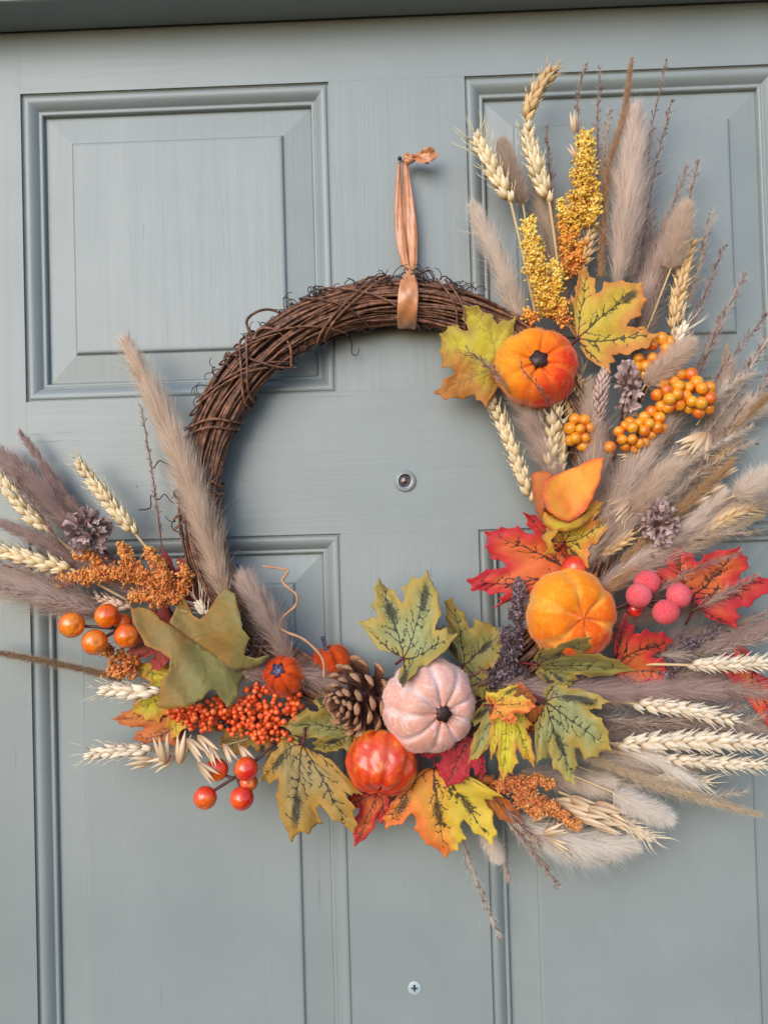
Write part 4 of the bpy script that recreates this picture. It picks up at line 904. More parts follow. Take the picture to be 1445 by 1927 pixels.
pumpkin('glossy red orange mottled mini pumpkin below the peach pumpkin', (719, 1436, 54), 67, (-0.15, -0.55, -1), PM['gloss'], ribs=10, H=0.92, amp=0.05, seed=9, cdir=(0, 0, 1), pw=4, dimp=0.25, cgain=0.35)
pumpkin('tiny rust orange velvet pumpkin with star shaped purple stem left of the pine cone', (535, 1272, 46), 38, (-0.22, -0.8, 0.42), PM['rust'], ribs=8, H=1.05, amp=0.10, seed=11, stem=(-0.1, -0.2, 0.1), stemlen=0.2, stemr=0.34, stemmat=M_STEMP, fuzz=FZ['rust'], star=True, n_f=4000)
pumpkin('tiny rust orange velvet pumpkin with thin purple stem behind the pine cone', (622, 1246, 22), 38, (-0.30, -0.12, 1), PM['rust'], ribs=6, H=0.85, amp=0.14, seed=13, stem=(-0.1, 0, 0.5), stemlen=0.75, stemr=0.11, stemmat=M_STEMP, fuzz=FZ['rust'], n_f=3500, dimp=0.4)
pinecone('open brown pine cone between the tiny pumpkins and the peach pumpkin', (706, 1298, 30), (-0.72, -0.66, -0.22), 92, 72, seed=4)

# ---- leaves: base, then centre, right, left, lower right, lower left tips
leaf('yellow leaf with orange rim and dark veins right above the top pumpkin', 'yellowgold', (1088, 636, 42), [(1212, 530, 46), (1238, 630, 48), (1104, 500, 40), (1150, 698, 46), (1066, 560, 44)], 1, stalk=[(1070, 655, 36)])
leaf('yellow olive leaf left of the top pumpkin', 'yellowolive', (934, 686, 40), [(826, 626, 36), (816, 738, 40), (872, 574, 44), (912, 764, 42), (968, 596, 44)], 6, wave=4, stalk=[(960, 705, 34)])
leaf('gold and orange veined leaf under the rolled orange leaf', 'gold', (1062, 1022, 48), [(1128, 938, 54), (1152, 972, 56), (1030, 950, 50), (1108, 1064, 52), (1022, 1006, 52)], 9, wave=4)
leaf('red orange veined leaf left of the large velvet pumpkin', 'red', (1066, 1072, 30), [(908, 1000, 34), (984, 964, 36), (878, 1092, 38), (1056, 1002, 34), (930, 1142, 36)], 2)
leaf('red orange veined leaf right of the frosted berries', 'red', (1302, 1128, 40), [(1392, 1028, 38), (1455, 1086, 34), (1280, 1028, 44), (1390, 1180, 40), (1222, 1072, 44)], 3, stalk=[(1307, 1140, 42), (1290, 1176, 38)])
leaf('red orange folded leaf at the lower right of the large velvet pumpkin', 'red', (1160, 1250, 34), [(1256, 1262, 34), (1266, 1206, 40), (1252, 1320, 36), (1180, 1158, 56), (1172, 1284, 40)], 5, wave=4)
leaf('red orange leaf behind the wheat at the right edge of the photograph', 'red', (1420, 1262, 18), [(1470, 1400, 20), (1446, 1380, 18), (1352, 1262, 22), (1500, 1330, 18), (1384, 1206, 20)], 7)
leaf('olive veined leaf tucked under the large velvet pumpkin', 'darkolive', (1012, 1252, 56), [(1198, 1262, 62), (1112, 1200, 88), (1078, 1290, 56), (1022, 1218, 72), (1026, 1286, 50)], 8, wave=3.0, stalk=[(972, 1246, 42)])
leaf('pale olive leaf with black patches right of the yellow leaf', 'olive', (1026, 1322, 56), [(1152, 1412, 60), (1148, 1322, 58), (1084, 1478, 60), (1052, 1282, 58), (1010, 1436, 64)], 4, wave=4)
leaf('orange leaf lying over the yellow leaf at lower centre', 'orange', (926, 1328, 78), [(1010, 1330, 82), (974, 1290, 78), (972, 1362, 82), (916, 1302, 76), (922, 1356, 78)], 10, wave=2)
leaf('orange brown leaf with its edge up behind the bright yellow leaf', 'orangebrown', (990, 1372, 44), [(980, 1280, 52), (930, 1304, 48), (1036, 1330, 50), (940, 1380, 42), (1032, 1384, 44)], 21, wave=2)
leaf('bright yellow leaf hanging above the rust seed spray', 'yellow', (950, 1320, 66), [(946, 1474, 70), (924, 1430, 68), (1004, 1446, 72), (918, 1350, 66), (1000, 1364, 68)], 12, wave=2.5)
leaf('khaki leaf beside the peach pumpkin and under the yellow leaf', 'olive', (956, 1312, 50), [(880, 1440, 54), (882, 1362, 54), (934, 1424, 56), (926, 1300, 48), (990, 1366, 48)], 15, wave=2)
leaf('orange and yellow veined leaf pointing down at the bottom of the wreath', 'orange', (818, 1446, 46), [(838, 1618, 50), (926, 1592, 52), (726, 1560, 46), (944, 1500, 46), (742, 1492, 40)], 14, wave=4)
leaf('dull orange leaf half hidden beside the rust seed spray', 'orangebrown', (884, 1470, 34), [(990, 1552, 38), (962, 1490, 40), (920, 1560, 40), (930, 1460, 34), (880, 1520, 38)], 18, wave=4)
leaf('crimson leaf between the peach pumpkin and the orange leaf', 'crimson', (884, 1384, 46), [(840, 1484, 56), (778, 1424, 48), (908, 1468, 60), (800, 1376, 40), (914, 1410, 52)], 11, wave=4)
leaf('red veined leaf hanging below the glossy mini pumpkin', 'red', (712, 1490, 36), [(666, 1596, 40), (654, 1512, 38), (728, 1552, 40), (668, 1480, 34), (740, 1500, 36)], 13)
leaf('tan leaf with heavy black veins left of the glossy mini pumpkin', 'tan', (570, 1402, 50), [(546, 1584, 56), (490, 1470, 52), (664, 1572, 58), (528, 1390, 46), (682, 1496, 56)], 16, wave=5)
leaf('brown olive leaf under the pine cone', 'darkolive', (662, 1376, 40), [(528, 1366, 46), (592, 1296, 40), (590, 1412, 46), (664, 1322, 34), (668, 1420, 40)], 19, wave=4)
leaf('pale olive leaf standing upright over the peach pumpkin', 'olive', (758, 1240, 66), [(806, 1074, 52), (860, 1194, 62), (714, 1088, 50), (762, 1290, 94), (676, 1170, 52)], 20, wave=5, stalk=[(745, 1250, 52)])
leaf('dark olive leaf behind the peach pumpkin', 'darkolive', (872, 1252, 36), [(952, 1190, 38), (924, 1306, 42), (850, 1124, 36), (866, 1318, 40), (820, 1178, 34)], 17, wave=4)
leaf('brown red leaf behind the orange seed spray on the left', 'pinkred', (352, 1142, 26), [(352, 1050, 26), (390, 1094, 30), (306, 1030, 22), (388, 1136, 32), (300, 1110, 20)], 22)
leaf('pink red leaf peeping out below the orange berries', 'pinkred', (330, 1190, 28), [(238, 1228, 30), (258, 1160, 28), (284, 1262, 34), (310, 1130, 26), (330, 1250, 30)], 23)
leaf('yellow green leaf behind the left wheat ear', 'yellow', (350, 1290, 24), [(246, 1342, 26), (250, 1256, 24), (320, 1392, 28), (300, 1240, 22), (370, 1360, 26)], 24)
leaf('orange brown veined leaf above the bottom left wheat ear', 'orangebrown', (344, 1350, 22), [(208, 1354, 24), (262, 1310, 22), (250, 1392, 26), (330, 1306, 20), (330, 1410, 24)], 26)
leaf('ochre leaf under the red berry spray', 'tan', (470, 1360, 22), [(420, 1420, 26), (390, 1370, 22), (500, 1424, 28), (410, 1330, 20), (530, 1370, 24)], 28)

big = thing('maple_leaf', 'large folded brown olive leaf showing its plain back on the left', 'leaf', P(380, 1210, 50), LEAFG)
patch(big, [(246, 1146), (262, 1143), (285, 1148), (302, 1166), (330, 1183), (356, 1200), (382, 1218), (410, 1236), (440, 1250), (470, 1252), (462, 1268), (452, 1286), (448, 1308), (432, 1334), (418, 1318), (406, 1300), (396, 1298), (378, 1318), (350, 1330), (322, 1334), (296, 1334), (300, 1310), (303, 1284), (318, 1258), (320, 1240), (300, 1226), (272, 1214), (260, 1190), (250, 1170)],
      [(246, 1146, 54), (300, 1166, 52), (360, 1203, 46), (440, 1248, 44), (430, 1330, 60), (300, 1332, 66), (320, 1240, 62), (380, 1290, 64), (265, 1200, 58)], 'back', seed=2, wave=2.4)
patch(big, [(330, 1186), (318, 1172), (330, 1150), (334, 1122), (342, 1119), (352, 1136), (362, 1158), (376, 1166), (392, 1150), (410, 1120), (424, 1108), (442, 1116), (446, 1140), (454, 1160), (456, 1184), (470, 1200), (464, 1214), (460, 1234), (480, 1240), (508, 1232), (500, 1246), (476, 1258), (440, 1262), (412, 1244), (384, 1222), (356, 1204)],
      [(330, 1186, 48), (338, 1120, 52), (376, 1166, 46), (424, 1108, 62), (456, 1170, 72), (505, 1235, 60), (440, 1258, 50), (400, 1236, 48), (412, 1190, 62)], 'back', seed=5, wave=3.0, name='folded_lobe')
b = MB(); b.tube(spline(PP([(440, 1254, 46), (470, 1262, 40), (500, 1272, 34)]), 8), S(3), 6); part('stalk', b, M_PET, big)

roll = thing('rolled_leaf', 'orange leaf rolled into a cup with its point up below the wheat', 'leaf', P(1060, 975, 50), LEAFG)
patch(roll, [(1028, 958), (1022, 930), (1026, 906), (1044, 894), (1068, 884), (1094, 874), (1118, 862), (1137, 861), (1134, 880), (1128, 905), (1116, 935), (1106, 956), (1092, 970), (1072, 982), (1050, 976)],
      [(1028, 958, 70), (1024, 910, 66), (1076, 925, 60), (1137, 861, 76), (1122, 920, 72), (1094, 970, 66), (1060, 978, 68), (1070, 886, 60)], 'petal', seed=3, wave=1.0, name='front_petal')
patch(roll, [(999, 892), (1008, 888), (1028, 886), (1040, 892), (1032, 905), (1026, 920), (1024, 945), (1020, 970), (1016, 984), (1008, 962), (1002, 925)],
      [(999, 892, 50), (1036, 890, 56), (1026, 940, 66), (1017, 984, 56), (1004, 940, 52)], 'orangebrown', seed=4, wave=1.0, name='side_petal')
patch(roll, [(1018, 958), (1046, 978), (1072, 984), (1100, 968), (1130, 944), (1140, 942), (1120, 970), (1096, 990), (1070, 1000), (1040, 1000), (1022, 985)],
      [(1018, 958, 58), (1072, 986, 66), (1138, 942, 52), (1040, 1000, 58), (1100, 985, 60)], 'yellow', seed=6, wave=1.5, name='under_leaf')
patch(roll, [(1018, 1010), (1030, 1000), (1052, 996), (1046, 1006), (1036, 1016), (1042, 1030), (1048, 1044), (1036, 1042), (1020, 1046), (1030, 1034), (1028, 1022)],
      [(1018, 1010, 60), (1050, 996, 64), (1034, 1018, 70), (1022, 1045, 62), (1046, 1043, 66)], 'yellow', seed=7, step=5, wave=0.6, name='curled_tip')

# ---- wheat: base, tip
wheat('topmost wheat ear at the upper right panel', (988, 232, 30), (1040, 128, 26), 19, 'gold', 1, mid=(1006, 180, 28), awn=10, stem=[(1000, 300, 30)])
wheat('wheat ear just below the topmost wheat ear', (1034, 382, 34), (990, 238, 32), 20, 'cream', 2, mid=(1008, 310, 34), stem=[(1060, 620, 26), (1046, 470, 32)], awn=8)
wheat('pale wheat ear leaning left of the upper bunny tail', (962, 384, 36), (894, 254, 30), 20, 'cream', 3, stem=[(1010, 600, 28), (982, 470, 34)], awn=20)
wheat('long wheat ear under the right bunny tail', (1264, 630, 30), (1303, 446, 26), 17, 'gold', 4, mid=(1280, 540, 30), awn=6)
wheat('short wheat ear above the yellow berries at right', (1258, 668, 32), (1290, 612, 34), 16, 'pale', 5, awn=18, stem=[(1200, 760, 24)])
wheat('small wheat ear between the yellow and pampas heads', (1098, 500, 34), (1113, 432, 34), 13, 'gold', 6, awn=8, stem=[(1085, 600, 28)])
wheat('wheat ear hanging left below the top pumpkin', (1000, 945, 28), (924, 752, 34), 18, 'cream', 7, mid=(964, 846, 34), awn=10)
wheat('wheat ear hanging straight below the top pumpkin', (1034, 890, 40), (1048, 752, 44), 19, 'cream', 8, awn=12, stem=[(1040, 960, 30)])
wheat('slim wheat ear beside the left yellow berry cluster', (1056, 892, 36), (1056, 790, 38), 15, 'cream', 9, awn=6, stem=[(1060, 960, 28)])
wheat('thin wheat ear right under the top pumpkin', (1064, 782, 34), (1092, 712, 36), 14, 'gold', 10, awn=16)
wheat('gold wheat ear behind the right dried flower head', (1290, 1030, 34), (1412, 954, 34), 18, 'gold', 11, mid=(1360, 976, 36), awn=10)
wheat('small tan wheat ear beneath the right dried flower head', (1126, 1046, 38), (1190, 1006, 40), 15, 'gold', 12, awn=5)
wheat('wheat ear over the red leaf at the right edge', (1292, 1252, 40), (1470, 1246, 36), 16, 'pale', 13, awn=8, stem=[(1190, 1250, 30), (1262, 1251, 38)])
wheat('wheat ear on a long stem below the dark seed spray', (1190, 1324, 40), (1384, 1356, 40), 18, 'pale', 14, mid=(1280, 1334, 42), awn=8, stem=[(1030, 1296, 30), (1120, 1311, 36)])
wheat('upper wheat ear of the pair at the lower right edge', (1160, 1400, 40), (1460, 1402, 36), 20, 'pale', 15, mid=(1310, 1394, 40), awn=8, stem=[(1100, 1395, 30)])
wheat('lower wheat ear of the pair at the lower right edge', (1244, 1428, 36), (1450, 1440, 32), 16, 'pale', 16, mid=(1350, 1436, 36), awn=10, stem=[(1100, 1408, 30)])
wheat('wheat ear ending the bottom fan beside the white bunny tail', (1150, 1532, 34), (1228, 1580, 34), 15, 'pale', 17, awn=16, stem=[(1050, 1490, 28)])
wheat('wheat ear standing on the left beside the mauve flower head', (256, 1006, 36), (146, 868, 32), 17, 'cream', 18, mid=(206, 946, 36), awn=8, stem=[(330, 1090, 28), (279, 1034, 34)])
wheat('wheat ear at the left edge above the mauve flower head', (98, 1004, 30), (-14, 880, 30), 19, 'cream', 19, mid=(44, 956, 30), awn=10, stem=[(200, 1090, 24)])
wheat('wheat ear at the left edge below the mauve flower head', (136, 1072, 36), (-22, 1026, 34), 20, 'cream', 20, mid=(62, 1054, 36), awn=12, stem=[(240, 1130, 26)])
wheat('wheat ear under the folded brown olive leaf', (306, 1304, 46), (194, 1298, 44), 20, 'pale', 21, awn=14)
wheat('bottom left wheat ear above the hanging red berries', (290, 1412, 34), (166, 1420, 34), 18, 'pale', 22, mid=(228, 1414, 36), awn=14)
wheat('small pinkish wheat ear above the orange berries', (250, 1146, 36), (184, 1126, 34), 12, 'pink', 23, awn=6)
wheat('tiny wheat tip right of the orange seed spray', (392, 1160, 40), (372, 1134, 42), 11, 'pale', 24, awn=22)
wheat('small wheat ear above the star stemmed pumpkin', (506, 1240, 34), (462, 1214, 36), 12, 'pale', 25, awn=6)

# ---- oats
oats('oat husk pair above the yellow seed spray', [(1082, 250, 34, -4, -46, 48), (1088, 300, 34, -20, -30, 34)], [(1084, 340, 32), (1084, 250, 34)], 1, flare=0.16)
oats('oat spray fanning below the right yellow berries', [(1330, 815, 44, -62, 26, 66), (1332, 812, 46, -42, 54, 64), (1334, 812, 46, -12, 58, 58), (1308, 848, 42, -50, 14, 52), (1300, 868, 42, -20, 4, 30)], [(1230, 960, 34), (1290, 880, 40), (1334, 810, 44)], 2, flare=0.14)
oats('oat spray beside the brown bunny tail', [(1196, 900, 44, -50, 18, 52), (1210, 884, 44, -40, 10, 44), (1186, 930, 46, -52, 26, 58), (1190, 936, 48, -44, 46, 62), (1180, 952, 46, -14, 44, 46), (1160, 972, 46, 8, 30, 30)], [(1150, 1030, 34), (1176, 960, 42), (1212, 870, 44)], 3, flare=0.16)
oats('oat husks over the bottom left wheat ear', [(312, 1440, 46, -12, -62, 62), (338, 1440, 48, 12, -66, 64), (290, 1430, 44, -56, 10, 60), (352, 1390, 50, 40, 42, 58), (372, 1384, 48, 32, 40, 52), (392, 1402, 50, 18, 40, 44), (420, 1400, 44, 20, 36, 42), (372, 1436, 56, 42, 38, 54), (450, 1404, 42, 26, 34, 40), (330, 1424, 44, -50, 24, 56)], [(470, 1390, 30), (390, 1410, 40), (300, 1412, 42)], 4, flare=0.24)
oats('striped oat bunch in the bottom fan left of the white bunny tail', [(1040, 1508, 36, 62, 14, 64), (1060, 1520, 38, 66, 18, 66), (1080, 1536, 40, 62, 14, 62), (1070, 1500, 36, 60, 28, 64), (1100, 1520, 38, 66, 22, 66), (1110, 1548, 40, 60, 18, 60), (1120, 1510, 34, 58, 34, 64), (1140, 1536, 38, 56, 24, 58), (1020, 1572, 44, 50, -16, 48), (1030, 1580, 44, 46, 20, 46), (1000, 1548, 40, 40, -26, 44)], [(980, 1480, 24), (1060, 1520, 32), (1150, 1550, 34)], 5, flare=0.2)
oats('single oat husk pair under the middle yellow berries', [(1190, 856, 40, -30, 8, 34), (1160, 850, 38, -26, 10, 30)], [(1240, 930, 30), (1190, 852, 40)], 6)

# ---- seed sprays
spray('tall yellow seed spray in the upper fan', [([(1090, 420, 36), (1098, 340, 36), (1102, 252, 34)], 29), ([(1088, 436, 38), (1064, 400, 40), (1054, 374, 40)], 10), ([(1096, 430, 38), (1116, 400, 40), (1124, 372, 40)], 12)], 'yellow', 3600, 3.5, 1)
spray('lower yellow seed spray beside the cream plume', [([(1040, 600, 40), (1016, 520, 42), (992, 418, 38)], 28), ([(1036, 580, 44), (1050, 530, 44), (1040, 490, 44)], 13)], 'yellow', 3600, 3.4, 2)
spray('rust orange seed spray under the tall yellow one', [([(1076, 520, 34), (1070, 470, 34), (1062, 410, 34)], 20), ([(1060, 620, 40), (1056, 570, 42)], 20), ([(1010, 600, 40), (990, 590, 40)], 12), ([(1090, 500, 34), (1096, 450, 34)], 13)], 'mix', 2200, 3.3, 3)
spray('wide orange seed spray on the left above the folded leaf', [([(352, 1120, 40), (260, 1080, 42), (108, 1090, 38)], 26), ([(330, 1130, 44), (300, 1070, 44), (282, 1034, 40)], 20), ([(290, 1090, 44), (244, 1060, 42), (230, 1026, 40)], 15), ([(340, 1130, 46), (250, 1120, 46)], 22), ([(200, 1080, 42), (170, 1050, 42), (144, 1044, 42)], 13), ([(350, 1110, 44), (346, 1070, 42)], 15)], 'orange', 5200, 3.5, 4)
spray('small rust seed spray under the orange berries', [([(262, 1250, 30), (220, 1240, 30), (190, 1218, 30)], 20), ([(260, 1266, 30), (206, 1262, 30)], 16)], 'rust', 700, 4.2, 5)
spray('rust orange seed spray in the bottom fan', [([(930, 1470, 44), (1000, 1500, 46), (1088, 1556, 44)], 17), ([(950, 1480, 44), (1010, 1470, 44), (1036, 1476, 42)], 16), ([(970, 1500, 46), (1014, 1534, 48)], 14)], 'rust', 2500, 3.4, 6)
spray('dark purple seed spray left of the large velvet pumpkin', [([(924, 1290, 42), (958, 1236, 46), (974, 1150, 44), (978, 1092, 40)], 20), ([(950, 1256, 46), (950, 1190, 46)], 16), ([(1000, 1262, 46), (940, 1270, 46)], 14)], 'dark', 1900, 3.6, 7, stemmat=M_DSTEM)
spray('dark purple seed spray pointing right above the red edge leaf', [([(1214, 1258, 26), (1290, 1216, 28), (1356, 1184, 26)], 17), ([(1230, 1270, 26), (1270, 1250, 28)], 14)], 'dark', 1000, 3.6, 8, stemmat=M_DSTEM)
spray('dark seed spray in the shade right of the lower leaves', [([(1040, 1290, 18), (1110, 1290, 20), (1190, 1276, 20)], 22)], 'dark', 600, 3.6, 9, stemmat=M_DSTEM)

# ---- berries
berries('five glossy orange berries at the far left under the seed spray', [(135, 1176, 52, 25), (201, 1159, 54, 23), (178, 1209, 56, 24.5), (238, 1197, 56, 23), (232, 1171, 42, 17)], 'orange', [[(280, 1200, 36), (220, 1184, 46), (150, 1178, 48)], [(222, 1186, 46), (202, 1172, 50)], [(222, 1186, 46), (188, 1204, 52)]], 1)
berries('cluster of glossy red berries hanging lowest at the bottom left', [(408, 1449, 44, 22), (463, 1447, 52, 22.5), (466, 1473, 42, 19), (386, 1502, 50, 22.5), (455, 1503, 52, 22.5), (516, 1436, 32, 14)], 'red', [[(540, 1380, 34), (490, 1424, 42), (440, 1465, 46)], [(440, 1465, 46), (396, 1492, 48)], [(440, 1465, 46), (416, 1458, 44)], [(445, 1462, 46), (456, 1494, 50)]], 2)
berries('four frosted pink red berries right of the large velvet pumpkin', [(1217, 1096, 56, 23), (1202, 1121, 64, 23.5), (1277, 1121, 62, 23.5), (1253, 1152, 66, 23.5), (1194, 1147, 46, 15, 'red')], 'frost', [[(1140, 1150, 46), (1190, 1136, 52), (1258, 1128, 56)], [(1170, 1142, 50), (1198, 1122, 56)], [(1200, 1132, 52), (1246, 1146, 58)]], 3, stemw=4)
berries('single orange red berry on top of the large velvet pumpkin', [(1080, 1069, 46, 22)], 'red', [[(1080, 1069, 44), (1076, 1100, 34)]], 4)
berries('single orange berry right of the rolled leaf', [(1137, 995, 40, 14), (1132, 1010, 34, 9)], 'orange', [[(1137, 997, 38), (1110, 1030, 32)]], 5)
cluster('compact yellow orange berry cluster beside the wheat below the top pumpkin', [(1091, 813, 46, 20, 28)], [[(1090, 820, 40), (1110, 880, 32)]], 1, 11, 13)
cluster('middle yellow orange berry cluster with one loose berry at left', [(1190, 818, 46, 28, 25), (1226, 796, 44, 22, 22)], [[(1200, 815, 40), (1190, 880, 30), (1130, 960, 28)], [(1150, 840, 46), (1180, 826, 44)]], 2, 11, 22, extra=[(1148, 841, 50, 11.5)])
cluster('largest yellow orange berry cluster at the right', [(1262, 744, 46, 27, 28), (1314, 748, 46, 26, 30), (1292, 716, 42, 22, 14)], [[(1286, 750, 38), (1240, 860, 30), (1180, 980, 28)]], 3, 12, 32)
cluster('small yellow orange berry cluster behind the brown bunny tail', [(1244, 660, 34, 20, 26), (1206, 684, 34, 10, 11), (1214, 698, 30, 8, 8)], [[(1240, 670, 30), (1200, 760, 26)]], 4, 11.5, 12)
rs = RS(21); items = []; tries = 0
blobs = [(520, 1330, 46, 46), (470, 1350, 56, 40), (420, 1340, 56, 30), (380, 1350, 50, 26), (350, 1345, 26, 14), (500, 1376, 36, 26), (480, 1302, 20, 16), (555, 1322, 18, 24), (538, 1390, 12, 14), (330, 1338, 18, 8)]
while len(items) < 285 and tries < 9000:
    tries += 1; bx_, by_, rx, ry = blobs[rs.choice(len(blobs), p=np.array([b_[2]*b_[3] for b_ in blobs])/sum(b_[2]*b_[3] for b_ in blobs))]
    a = rs.rand()*6.28; q = math.sqrt(rs.rand()); x, y = bx_+rx*q*math.cos(a), by_+ry*q*math.sin(a); d = 34+rs.rand()*20*(1-0.5*q); r = rs.uniform(4.4, 7.0)
    if all((x-o[0])**2+(y-o[1])**2+((d-o[2])*2.2)**2 > (1.5*r)**2 for o in items): items.append((x, y, d, r) if rs.rand() > 0.03 else (x, y, d+3, r, 'black'))
berries('spray of countless tiny orange red berries under the folded leaf', items, 'tiny', [[(560, 1350, 30), (470, 1345, 38), (330, 1340, 36)], [(540, 1360, 30), (520, 1390, 36)], [(500, 1340, 34), (480, 1304, 42)], [(470, 1345, 36), (420, 1370, 40)], [(520, 1350, 34), (540, 1392, 42)]], 6, stemw=2)

# ---- dried flowers
flower('round dried mauve flower head at the left', (166, 998, 40), 48, 50, 150, 1, stem=[(210, 1050, 32), (300, 1120, 26)])
flower('dried mauve flower head above the right red leaf', (1240, 984, 52), 37, 50, 140, 2, stem=[(1200, 1030, 40), (1120, 1090, 28)])
flower('ragged dried mauve flower head beside the small yellow berries', (1180, 728, 44), 26, 54, 80, 3, pl=0.72, stem=[(1160, 820, 32), (1110, 900, 28)])
# ---- canary grass head
rs = RS(9); can = thing('canary_grass', 'pinkish grass head of flat scales above the middle yellow berries', 'grass head', P(1122, 806, 44)); SC = lens_mesh('scale', GM['canary'], n=6, fat=0.26, flat=0.4)
A = spline(PP([(1122, 806, 44), (1128, 752, 46), (1138, 700, 44)]), 40); T, N, B = frames(A)
for k in range(120):
    t = (k+0.5)/120; i = min(int(t*39), 38); a = k*2.39996; w = S(17, 46)*(math.sin(math.pi*min(1, (t*0.94+0.06)))**0.6 if t < 0.72 else 0.80*(1.1-t)/0.38+0.12); rad = N[i]*math.cos(a)+B[i]*math.sin(a)
    l = S(15, 46)*rs.uniform(0.85, 1.15); piece('scale', SC, basis(A[i]+rad*w*0.55, nrm(T[i]*1.3+rad*0.75+rs.normal(0, 0.08, 3)), np.cross(rad, T[i]), (l, l, l)), can)
b = MB(); b.tube(np.vstack([spline(PP([(1090, 900, 30), (1118, 830, 40), (1122, 806, 44)]), 10)[:-1], A]), S(2), 5); part('stem', b, M_BSTEM, can)
# ---- curly raffia
cur = thing('curly_raffia', 'thin curly raffia strand rising from the tiny pumpkins', 'raffia', P(610, 1276, 50))
b = MB(); A = spline(PP([(610, 1276, 52), (606, 1239, 54), (574, 1205, 54), (540, 1190, 50), (527, 1180, 48), (534, 1160, 44), (556, 1140, 44), (558, 1120, 46), (540, 1104, 44), (531, 1092, 40), (542, 1074, 38), (520, 1069, 38), (494, 1066, 40)]), 90)
b.tube(A, S(2.6, 45)*(1+0.15*np.sin(np.arange(90)*0.9)), 6); part('strand', b, simple('raffia', (196, 146, 106), 0.6), cur)

# ---- plumes, tails, spikes
pampas('cream plume leaning left of the lower yellow seed spray', [(984, 625, 28), (940, 500, 34), (892, 392, 30)], 25, 'cream', seed=1, n=9000, ang=24)
pampas('tall pinkish beige plume in the upper fan', [(1160, 540, 30), (1178, 400, 34), (1194, 215, 28)], 33, 'pinkbeige', seed=2, n=11000, ang=20, seeds=40)
pampas('tall tan plume in front of the vine ring on the left', [(425, 1130, 40), (378, 970, 50), (310, 790, 46), (240, 650, 34)], 33, 'tan', seed=3, n=15000, ang=22, seeds=220)
pampas('grey mauve plume right of the tall tan plume', [(548, 1246, 42), (500, 1160, 48), (462, 1090, 44)], 28, 'mauve', seed=4, n=7000, ang=24)
pampas('soft brown mauve plume at the far left above the orange berries', [(210, 1160, 30), (90, 1118, 34), (-40, 1076, 30)], 36, 'mauve', seed=5, n=11000, ang=22)
pampas('mauve plume behind the left wheat ears', [(150, 1010, 22), (80, 930, 24), (6, 862, 20)], 28, 'dmauve', seed=6, n=8000, ang=24)
pampas('thin dark mauve plume at the left edge under the mauve flower head', [(170, 1080, 26), (80, 1020, 28), (-10, 978, 26)], 18, 'dmauve', seed=7, n=4500, ang=26)
pampas('narrow red mauve plume rising to the left of the mauve flower head', [(170, 990, 18), (100, 902, 20), (40, 816, 18)], 14, 'dmauve', seed=8, n=3500, ang=28)
pampas('mauve beige plume behind the right dried flower head', [(1130, 1110, 26), (1240, 1040, 30), (1372, 962, 30)], 36, 'pinkbeige', seed=9, n=10000, ang=20)
pampas('brown mauve plume between the flower head and the frosted berries', [(1110, 1120, 34), (1190, 1070, 38), (1270, 1010, 36)], 26, 'mauve', seed=10, n=8000, ang=20)
pampas('loose pale plume reaching up at the right edge', [(1240, 950, 18), (1330, 860, 22), (1404, 760, 20)], 30, 'pinkbeige', seed=11, n=7000, ang=24)
pampas('grey beige plume under the right edge foxtail spike', [(1190, 1000, 16), (1290, 920, 18), (1378, 830, 16)], 32, 'tailgrey', seed=12, n=7000, ang=24)
pampas('white feathery wisp under the lower right wheat pair', [(1150, 1400, 30), (1230, 1430, 34), (1300, 1470, 32)], 20, 'white', seed=13, n=3200, ang=20)
pampas('white fluffy plume at the bottom of the wreath fan', [(950, 1540, 28), (1060, 1578, 34), (1180, 1588, 32)], 36, 'white', seed=14, n=10000, ang=26, grav=0.3)
pampas('mauve plume filling the shade right of the lower leaves', [(930, 1290, 42), (1080, 1300, 40), (1340, 1300, 24)], 38, 'dmauve', seed=15, n=9000, ang=26)
pampas('mauve plume behind the lower right wheat ears', [(1060, 1380, 12), (1250, 1370, 14), (1450, 1370, 12)], 30, 'mauve', seed=16, n=8000, ang=22)
pampas('beige plume behind the bottom rust seed spray', [(980, 1450, 16), (1080, 1470, 18), (1170, 1480, 16)], 30, 'pinkbeige', seed=17, n=6000, ang=24)
pampas('brown plume in the shade under the top pumpkin', [(1060, 930, 40), (1010, 810, 36), (962, 720, 30)], 30, 'mauve', seed=18, n=8000, ang=26)
pampas('brown plume behind the left yellow berry cluster', [(1100, 1010, 40), (1116, 880, 42), (1110, 740, 40)], 34, 'tailgrey', seed=19, n=8000, ang=24)
pampas('dusky plume behind the large yellow berries', [(1140, 1020, 40), (1190, 900, 40), (1270, 760, 32)], 36, 'pinkbeige', seed=20, n=8000, ang=24)
pampas('mauve grass plume behind the right bunny tail', [(1200, 660, 14), (1222, 540, 18), (1262, 430, 16)], 30, 'mauve', seed=21, n=7000, ang=24)
pampas('brown plume behind the yellow seed sprays', [(1060, 620, 14), (1046, 480, 18), (1010, 330, 16)], 28, 'tailgrey', seed=22, n=7000, ang=22)
pampas('mauve plume behind the orange seed spray on the left', [(300, 1130, 18), (220, 1080, 20), (130, 1040, 18)], 36, 'dmauve', seed=23, n=7000, ang=26)
pampas('dark plume under the tiny star stemmed pumpkin', [(440, 1270, 38), (530, 1262, 42), (640, 1290, 40)], 26, 'dmauve', seed=24, n=6000, ang=30)
bunny('grey brown bunny tail between the two upper wheat ears', [(984, 384, 24), (960, 320, 26), (944, 268, 24)], 23, 'tailgrey', seed=31, stem=[(1010, 560, 22)])
bunny('upright tan bunny tail at the upper right', [(1262, 506, 34), (1276, 446, 36), (1290, 388, 34)], 26, 'tail', seed=32, stem=[(1216, 625, 28)])
